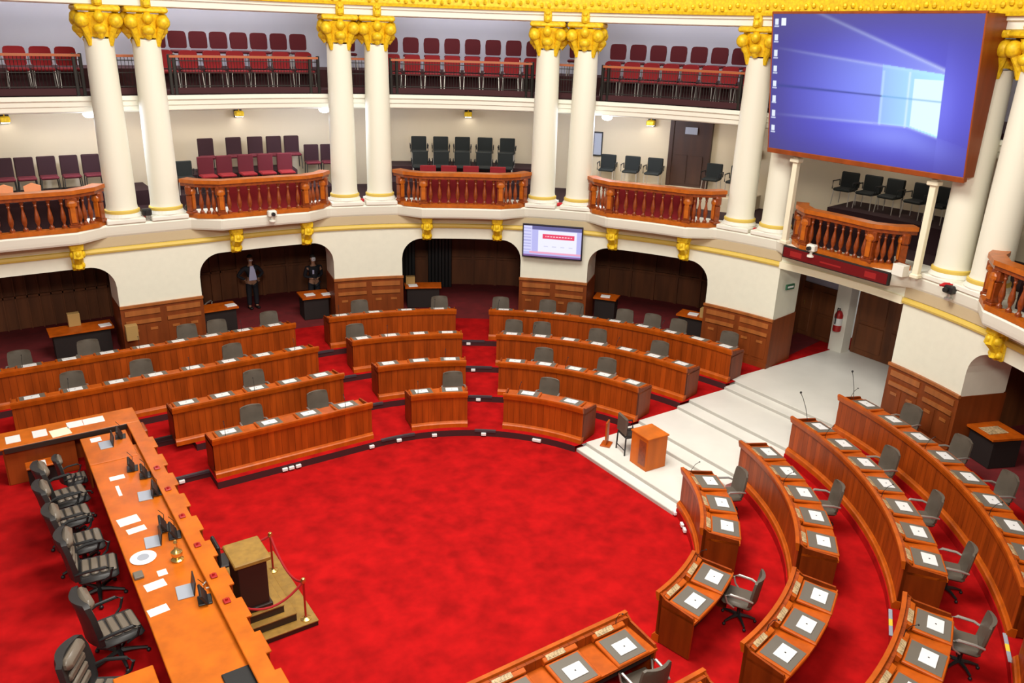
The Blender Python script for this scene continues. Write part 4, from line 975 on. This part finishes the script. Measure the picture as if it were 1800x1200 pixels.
def sheet(x, y, z, sx, sy, lab, m_='paper', rot=0., grp='white papers on the presidency table', t=.006):
    o = MB().box(-sx/2, sx/2, -sy/2, sy/2, 0, t, .001).build('paper_sheet', m_, loc=(x, y, z), rotz=rot); tag(o, lab, 'paper', grp); return o
sheet(-7.16, 5.98, ZM+.1, .26, .34, 'white paper at the left end of the table wing'); sheet(-6.68, 6.0, ZM+.1, .26, .34, 'white paper, second from the left on the table wing')
sheet(-6.32, 5.85, ZM+.1, .36, .36, 'pale yellow paper on the table wing', 'cream', .1); sheet(-6.02, 6.1, ZM+.1, .3, .3, 'white paper, third from the left on the table wing'); sheet(-5.66, 6.1, ZM+.1, .4, .3, 'wide white paper at the corner end of the table wing')
sheet(-5.76, 1.86, ZM, .34, .26, 'large white paper halfway along the presidency table', rot=.1); sheet(-5.7, 1.5, ZM, .3, .17, 'narrow white paper below the large sheet on the presidency table', rot=.1)
sheet(-5.66, 3.5, ZM, .26, .16, 'white paper near the upper end of the presidency table'); sheet(-5.72, 2.98, ZM, .06, .4, 'thin white strip on the presidency table'); sheet(-5.76, -.22, ZM, .3, .2, 'white paper below the round plate on the presidency table', rot=.1)
sheet(-5.85, -.85, ZM, .28, .18, 'lowest white paper on the presidency table', rot=.1); sheet(-5.6, .05, ZM, .14, .16, 'small white paper beside the golden bell'); sheet(-5.75, 5.3, ZM+.021, .2, .2, 'white paper on the corner side desk'); sheet(-6.75, 5.4, ZD+.5, .12, .25, 'paper on the small low shelf')
def laptop(x, y, z, rot, lab, col='bluegrey'):
    r_ = empty('laptop', (x, y, z), rot); tag(r_, lab, 'laptop'); MB().box(-.12, .12, -.17, .17, 0, .02, .005).build('keyboard_base', col, r_); MB().box(.1, .12, -.17, .17, .02, .25, .004, T=Matrix.Rotation(.15, 4, 'Y')).build('lid', 'black', r_)
def terminal(x, y, z, rot, lab):
    r_ = empty('desk_terminal', (x, y, z), rot); tag(r_, lab, 'terminal'); MB().box(-.1, .1, -.12, .12, 0, .03, .01).build('foot', 'black', r_); T_ = Matrix.Translation((.03, 0, .03)) @ Matrix.Rotation(-.5, 4, 'Y')
    MB().box(-.02, .02, -.16, .16, 0, .2, .01, T=T_).build('screen_housing', 'black', r_); MB().box(-.024, -.02, -.13, .13, .03, .17, .0, T=T_).build('screen_glass', 'bluegrey', r_)
    MB().tube([(0, .14, .02), (.02, .14, .2), (-.06, .12, .32)], .006, 5).build('microphone', 'black', r_, True)
laptop(-5.42, -.62, ZM, -.1, 'open laptop near the lower end of the presidency table'); laptop(-5.55, .98, ZM, -.1, 'grey laptop in the middle of the presidency table'); laptop(-5.35, 2.55, ZM, -.1, 'open dark laptop near the upper papers of the presidency table'); laptop(-5.62, 4.95, ZM+.02, 0, 'grey laptop on the corner side desk')
for i, (x_, y_) in enumerate(((-5.22, -.98), (-5.2, .98), (-5.3, 1.28), (-5.15, 2.55), (-5.2, 3.3), (-5.35, 3.7), (-5.3, 5.2))):
    terminal(x_, y_, ZM, -.15, 'black desk terminal with microphone, %s from the bottom along the presidency table' % ordn(i+1))
for i, y_ in enumerate((-1.3, -.6, .35, 1.35, 2.4, 3.3)):
    b_ = MB(); b_.box(-.05, .05, -.06, .06, 0, .03, .01); b_.lathe([(.02, .03), (.02, .06)], seg=8); tag(b_.build('call_button', 'redpaint', loc=(-4.98, y_, ZM+.1)), 'small red button unit on the presidency table ledge, %s from the bottom' % ordn(i+1), 'button', 'red button units on the presidency table')
b_ = MB(); b_.lathe([(.09, 0), (.1, .02), (.05, .05), (.085, .1), (.09, .16), (.03, .22), (.02, .3), (.035, .33), (.02, .37)], seg=16); tag(b_.build('bell', 'brass', smooth=True, loc=(-5.32, .27, ZM)), 'golden bell standing on the presidency table', 'bell')
b_ = MB(); b_.lathe([(.19, 0), (.2, .015), (.19, .02)], seg=28, mi=0); b_.lathe([(.09, .02), (.09, .025)], seg=20, mi=1); tag(b_.build('plate', ['paper', 'bluegrey'], loc=(-5.77, .6, ZM)), 'round white plate with a blue centre on the presidency table', 'plate')
tag(MB().box(-.07, .07, -.09, .09, 0, .05, .01).build('control_box', 'leatherpad', loc=(-5.93, .14, ZM)), 'small grey control box at the sitter side of the presidency table', 'box')
tag(MB().tube([(0, 0, .01), (.1, .1, .01), (.2, .02, .012), (.15, -.12, .01), (.02, -.1, .01)], .012, 6).build('cable_loop', 'white', smooth=True, loc=(-5.15, -.6, ZM)), 'coiled white cable behind the lower laptop', 'cable')
b_ = MB(); b_.box(-.2, .2, -.3, .3, 0, .03, .01); tag(b_.build('sunken_monitor', 'black', loc=(-5.25, -2.95, ZM)), 'dark flat monitor set into the table at the bottom edge of the photo', 'monitor')
# executive chairs
ecp = swivel('executive_chair', 'exec_leather', 1.15, True); ecp.scale = (1.2, 1.18, 1.14); st3 = {}
for i, (x_, y_, rz) in enumerate(((-6.50, 3.72, .1), (-6.55, 2.95, .05), (-6.5, 2.0, 0), (-6.42, 1.1, -.1), (-6.42, -.6, .12))):
    o = stamp(ecp, st3, (x_, y_, ZD), PI+rz, 'high-backed leather executive chair, %s from the top along the presidency table' % ordn(i+1)); o['category'] = 'chair'; o['group'] = 'executive chairs of the presidency'
o = stamp(ecp, st3, (-6.28, 4.66, ZD), PI, 'high-backed leather chair turned to the corner side desk'); o.scale = (.8, .8, .8); o['category'] = 'chair'; o['group'] = 'executive chairs of the presidency'
o = stamp(ecp, st3, (-6.75, -1.9, ZD), PI-.5, 'black leather chair cut off by the bottom edge beside the presidency table'); o['category'] = 'chair'; o['group'] = 'executive chairs of the presidency'
# speaker's steps and pedestal
stp = empty('speaker_platform', (-4.2, 0, ZP)); tag(stp, 'bronze-brown stepped platform in front of the presidency table', 'platform')
def sp_(b_, y=0): b_.v = [(v[0]+4.2, v[1], v[2]-ZP) for v in b_.v]; return b_
b_ = MB(); b_.box(-4.74, -3.5, -.95, 1.3, ZP, -.08, 0); sp_(b_).build('lower_base', 'bronzedark', stp); b_ = MB(); b_.box(-4.74, -3.49, -.96, 1.31, -.08, -.055, .005); sp_(b_).build('lower_tread', 'bronze', stp)
for i, (x1, y0, z0, z1) in enumerate(((-3.8, -.78, -.055, .1), (-3.96, -.66, .1, .25))):
    b_ = MB(); b_.box(-4.74, x1, y0, 1.1-.1*i, z0, z1-.025, 0); sp_(b_).build('riser_block', 'bronzedark', stp); b_ = MB(); b_.box(-4.74, x1+.01, y0-.01, 1.11-.1*i, z1-.025, z1, .005); sp_(b_).build('tread', 'bronze', stp)
ped = empty('pedestal_lectern', (-4.38, -.3, .25)); tag(ped, 'dark wooden pedestal with a square bronze top beside the presidency table', 'lectern')
MB().box(-.27, .27, -.31, .31, 0, .08, .01).build('base', 'bronzedark', ped); MB().box(-.23, .23, -.27, .27, .08, .9, .01).build('body', 'bronzedark', ped); MB().box(-.29, .29, -.34, .34, .9, .98, .015).build('top', 'bronze', ped)
pc = MB(); pc.box(-.2, .2, -.2, .2, .4, .46, .02); pc.box(-.22, -.16, -.2, .2, .46, .85, .02)
for sx in (-.17, .17):
    for sy in (-.17, .17): pc.tube([(sx, sy, 0), (sx, sy, .42)], .02, 6)
tag(pc.build('stool_chair', 'chairdark', loc=(-4.5, .42, .25)), 'small dark chair half hidden behind the pedestal', 'chair')
for i, (x_, y_) in enumerate(((-3.69, .72), (-3.66, -.82))):
    s_ = empty('stanchion', (x_, y_, -.055)); tag(s_, 'brass-footed rope stanchion at the %s corner of the speaker platform' % ('upper' if i == 0 else 'lower'), 'stanchion', 'rope stanchions')
    MB().lathe([(.09, 0), (.09, .015), (.03, .04), (.02, .06)], seg=16).build('foot', 'brass', s_, True); MB().lathe([(.018, .05), (.018, .72)], seg=10).build('post', 'redpaint', s_, True); MB().lathe([(.03, .72), (.045, .76), (.03, .8), (.01, .81)], seg=12).build('finial', 'brass', s_, True)
def ropec(p, q, sag, lab):
    pts = [Vector(p).lerp(Vector(q), t/10.)-Vector((0, 0, sag*4*(t/10.)*(1-t/10.))) for t in range(11)]; tag(MB().tube(pts, .02, 8).build('barrier_rope', 'rope', smooth=True), lab, 'rope')
ropec((-3.69, .72, .69), (-3.66, -.82, .69), .28, 'red rope hanging between the two stanchions'); ropec((-3.66, -.82, .69), (-4.76, -.82, .69), .28, 'red rope from the lower stanchion to the presidency table'); ropec((-3.69, .72, .69), (-4.76, .9, .75), .15, 'red rope from the upper stanchion to the presidency table')

# ---------------------------------------------------------------- box lectern, chair and microphones on the marble steps
bl = empty('box_lectern', (4.80, .08, .002), -.06); tag(bl, 'orange wooden box lectern standing on the marble steps', 'lectern')
MB().box(-.28, .29, -.29, .29, 0, .78, .01).build('body', 'tabletop', bl); MB().box(-.30, .31, -.31, .31, .78, .82, .008).build('top', 'tabletop', bl); MB().box(-.285, -.28, -.24, .0, .1, .7, .002).build('inset_panel', 'balus', bl)
cc = empty('side_chair', (4.85, .78, .002), 2.9); tag(cc, 'black-legged chair with a brown seat behind the box lectern', 'chair')
MB().box(-.22, .22, -.22, .22, .42, .49, .03).build('seat', 'chairdark', cc); MB().box(.17, .24, -.22, .22, .5, .95, .03).build('backrest', 'chair', cc)
for sx in (-.2, .2):
    for sy in (-.2, .2): MB().tube([(sx, sy, .43), (sx*1.05, sy*1.05, 0)], .018, 6).build('leg', 'black', cc, True)
for sx in (-.2, .2): MB().tube([(sx, -.2, .12), (sx, .2, .12)], .012, 6).build('stretcher', 'black', cc, True)
for sy in (-1, 1): MB().tube([(.2, sy*.23, .68), (-.18, sy*.24, .66), (-.2, sy*.22, .45)], .018, 6).build('armrest', 'black', cc, True)
wp_ = MB(); wp_.box(-.12, .12, -.02, .02, 0, .62, .01); wp_.box(-.15, .15, -.12, .12, 0, .03, .005); tag(wp_.build('wooden_panel', 'desktop', loc=(4.6, 1.28, .005), rotz=.6), 'narrow upright wooden panel beside the chair on the marble steps', 'panel')
for i, (r_, w_, zz, lab) in enumerate(((6.3, -15.0, .163, 'third'), )): pass
def goose(x, y, z, dx, dy, lab):
    s_ = empty('microphone', (x, y, z)); tag(s_, lab, 'microphone', 'long gooseneck microphones by the marble steps'); MB().tube([(0, 0, 0), (dx*.3, dy*.3, .25), (dx*.7, dy*.7, .45), (dx, dy, .55)], .007, 5).build('stem', 'iron', s_, True); MB().ball((dx, dy, .56), .025, .025, .03, 8, 5).build('head', 'black', s_, True)
q = hp(7.95, -13.6); goose(q.x, q.y, ZF[2]+.86, .05, .32, 'gooseneck microphone rising from the marble-side end of the third row desk'); q = hp(9.55, -11.4); goose(q.x, q.y, ZF[3]+.86, .2, .28, 'gooseneck microphone rising from the marble-side end of the back row desk')
# white socket boxes on the risers
k_ = 0
for row, ws in ((0, (112.5, 111.0, 109.4, 91.5, 82.5, 70.5, 54.0, 36.5, 35.2, -22.5, -28.5, -31)), (1, (56.5,)), (2, (58.0,)), (3, (59,)), (0, (133,))):
    for w_ in ws:
        ex_ = .62 if w_ == 133 else 0
        P = hp((RT[row] if w_ > 0 else RD[row]-.05)-.035+ex_, w_); k_ += 1; o = MB().box(-.03, .03, -.06, .06, 0, .07, .008).build('socket_box', 'paper', loc=(P.x, P.y, (ZF[row-1] if row else ZP)+.04), rotz=hang(w_))
        tag(o, 'small white socket box number %s on the dark step edge, %s row' % (k_, ROWN[row]), 'socket', 'white socket boxes on the step edges')
# taped cable covers on the lower right aisle
for i, (r, w_, z_) in enumerate(((7.60, -56.8, ZF[1]), (9.23, -57.4, ZF[2]))):
    P = hp(r, w_); b_ = MB(); b_.box(-.03, .03, -.35, -.1, 0, .02, .005, mi=0); b_.box(-.03, .03, -.1, .08, 0, .02, .005, mi=1); b_.box(-.03, .03, .08, .35, 0, .02, .005, mi=0)
    tag(b_.build('cable_cover', ['bluegrey', 'yellow'], loc=(P.x, P.y, z_+.165), rotz=hang(w_)), 'yellow-taped cable cover on the lower right aisle, %s of the two' % ('left' if i == 0 else 'right'), 'cable cover', 'taped cable covers')

# curved black kerb rail with yellow edge beside the corner of the presidency table
yr = MB(); sweep(yr, rect(6.44, 6.50, .165, .24), 128.5, 150); tag(yr.build('kerb_rail', 'black'), 'low black kerb rail beside the corner of the presidency table', 'rail')
yt = MB(); sweep(yt, rect(6.43, 6.51, .24, .255), 140, 148); tag(yt.build('yellow_tape', 'yellow'), 'yellow tape on the low black kerb rail', 'tape')
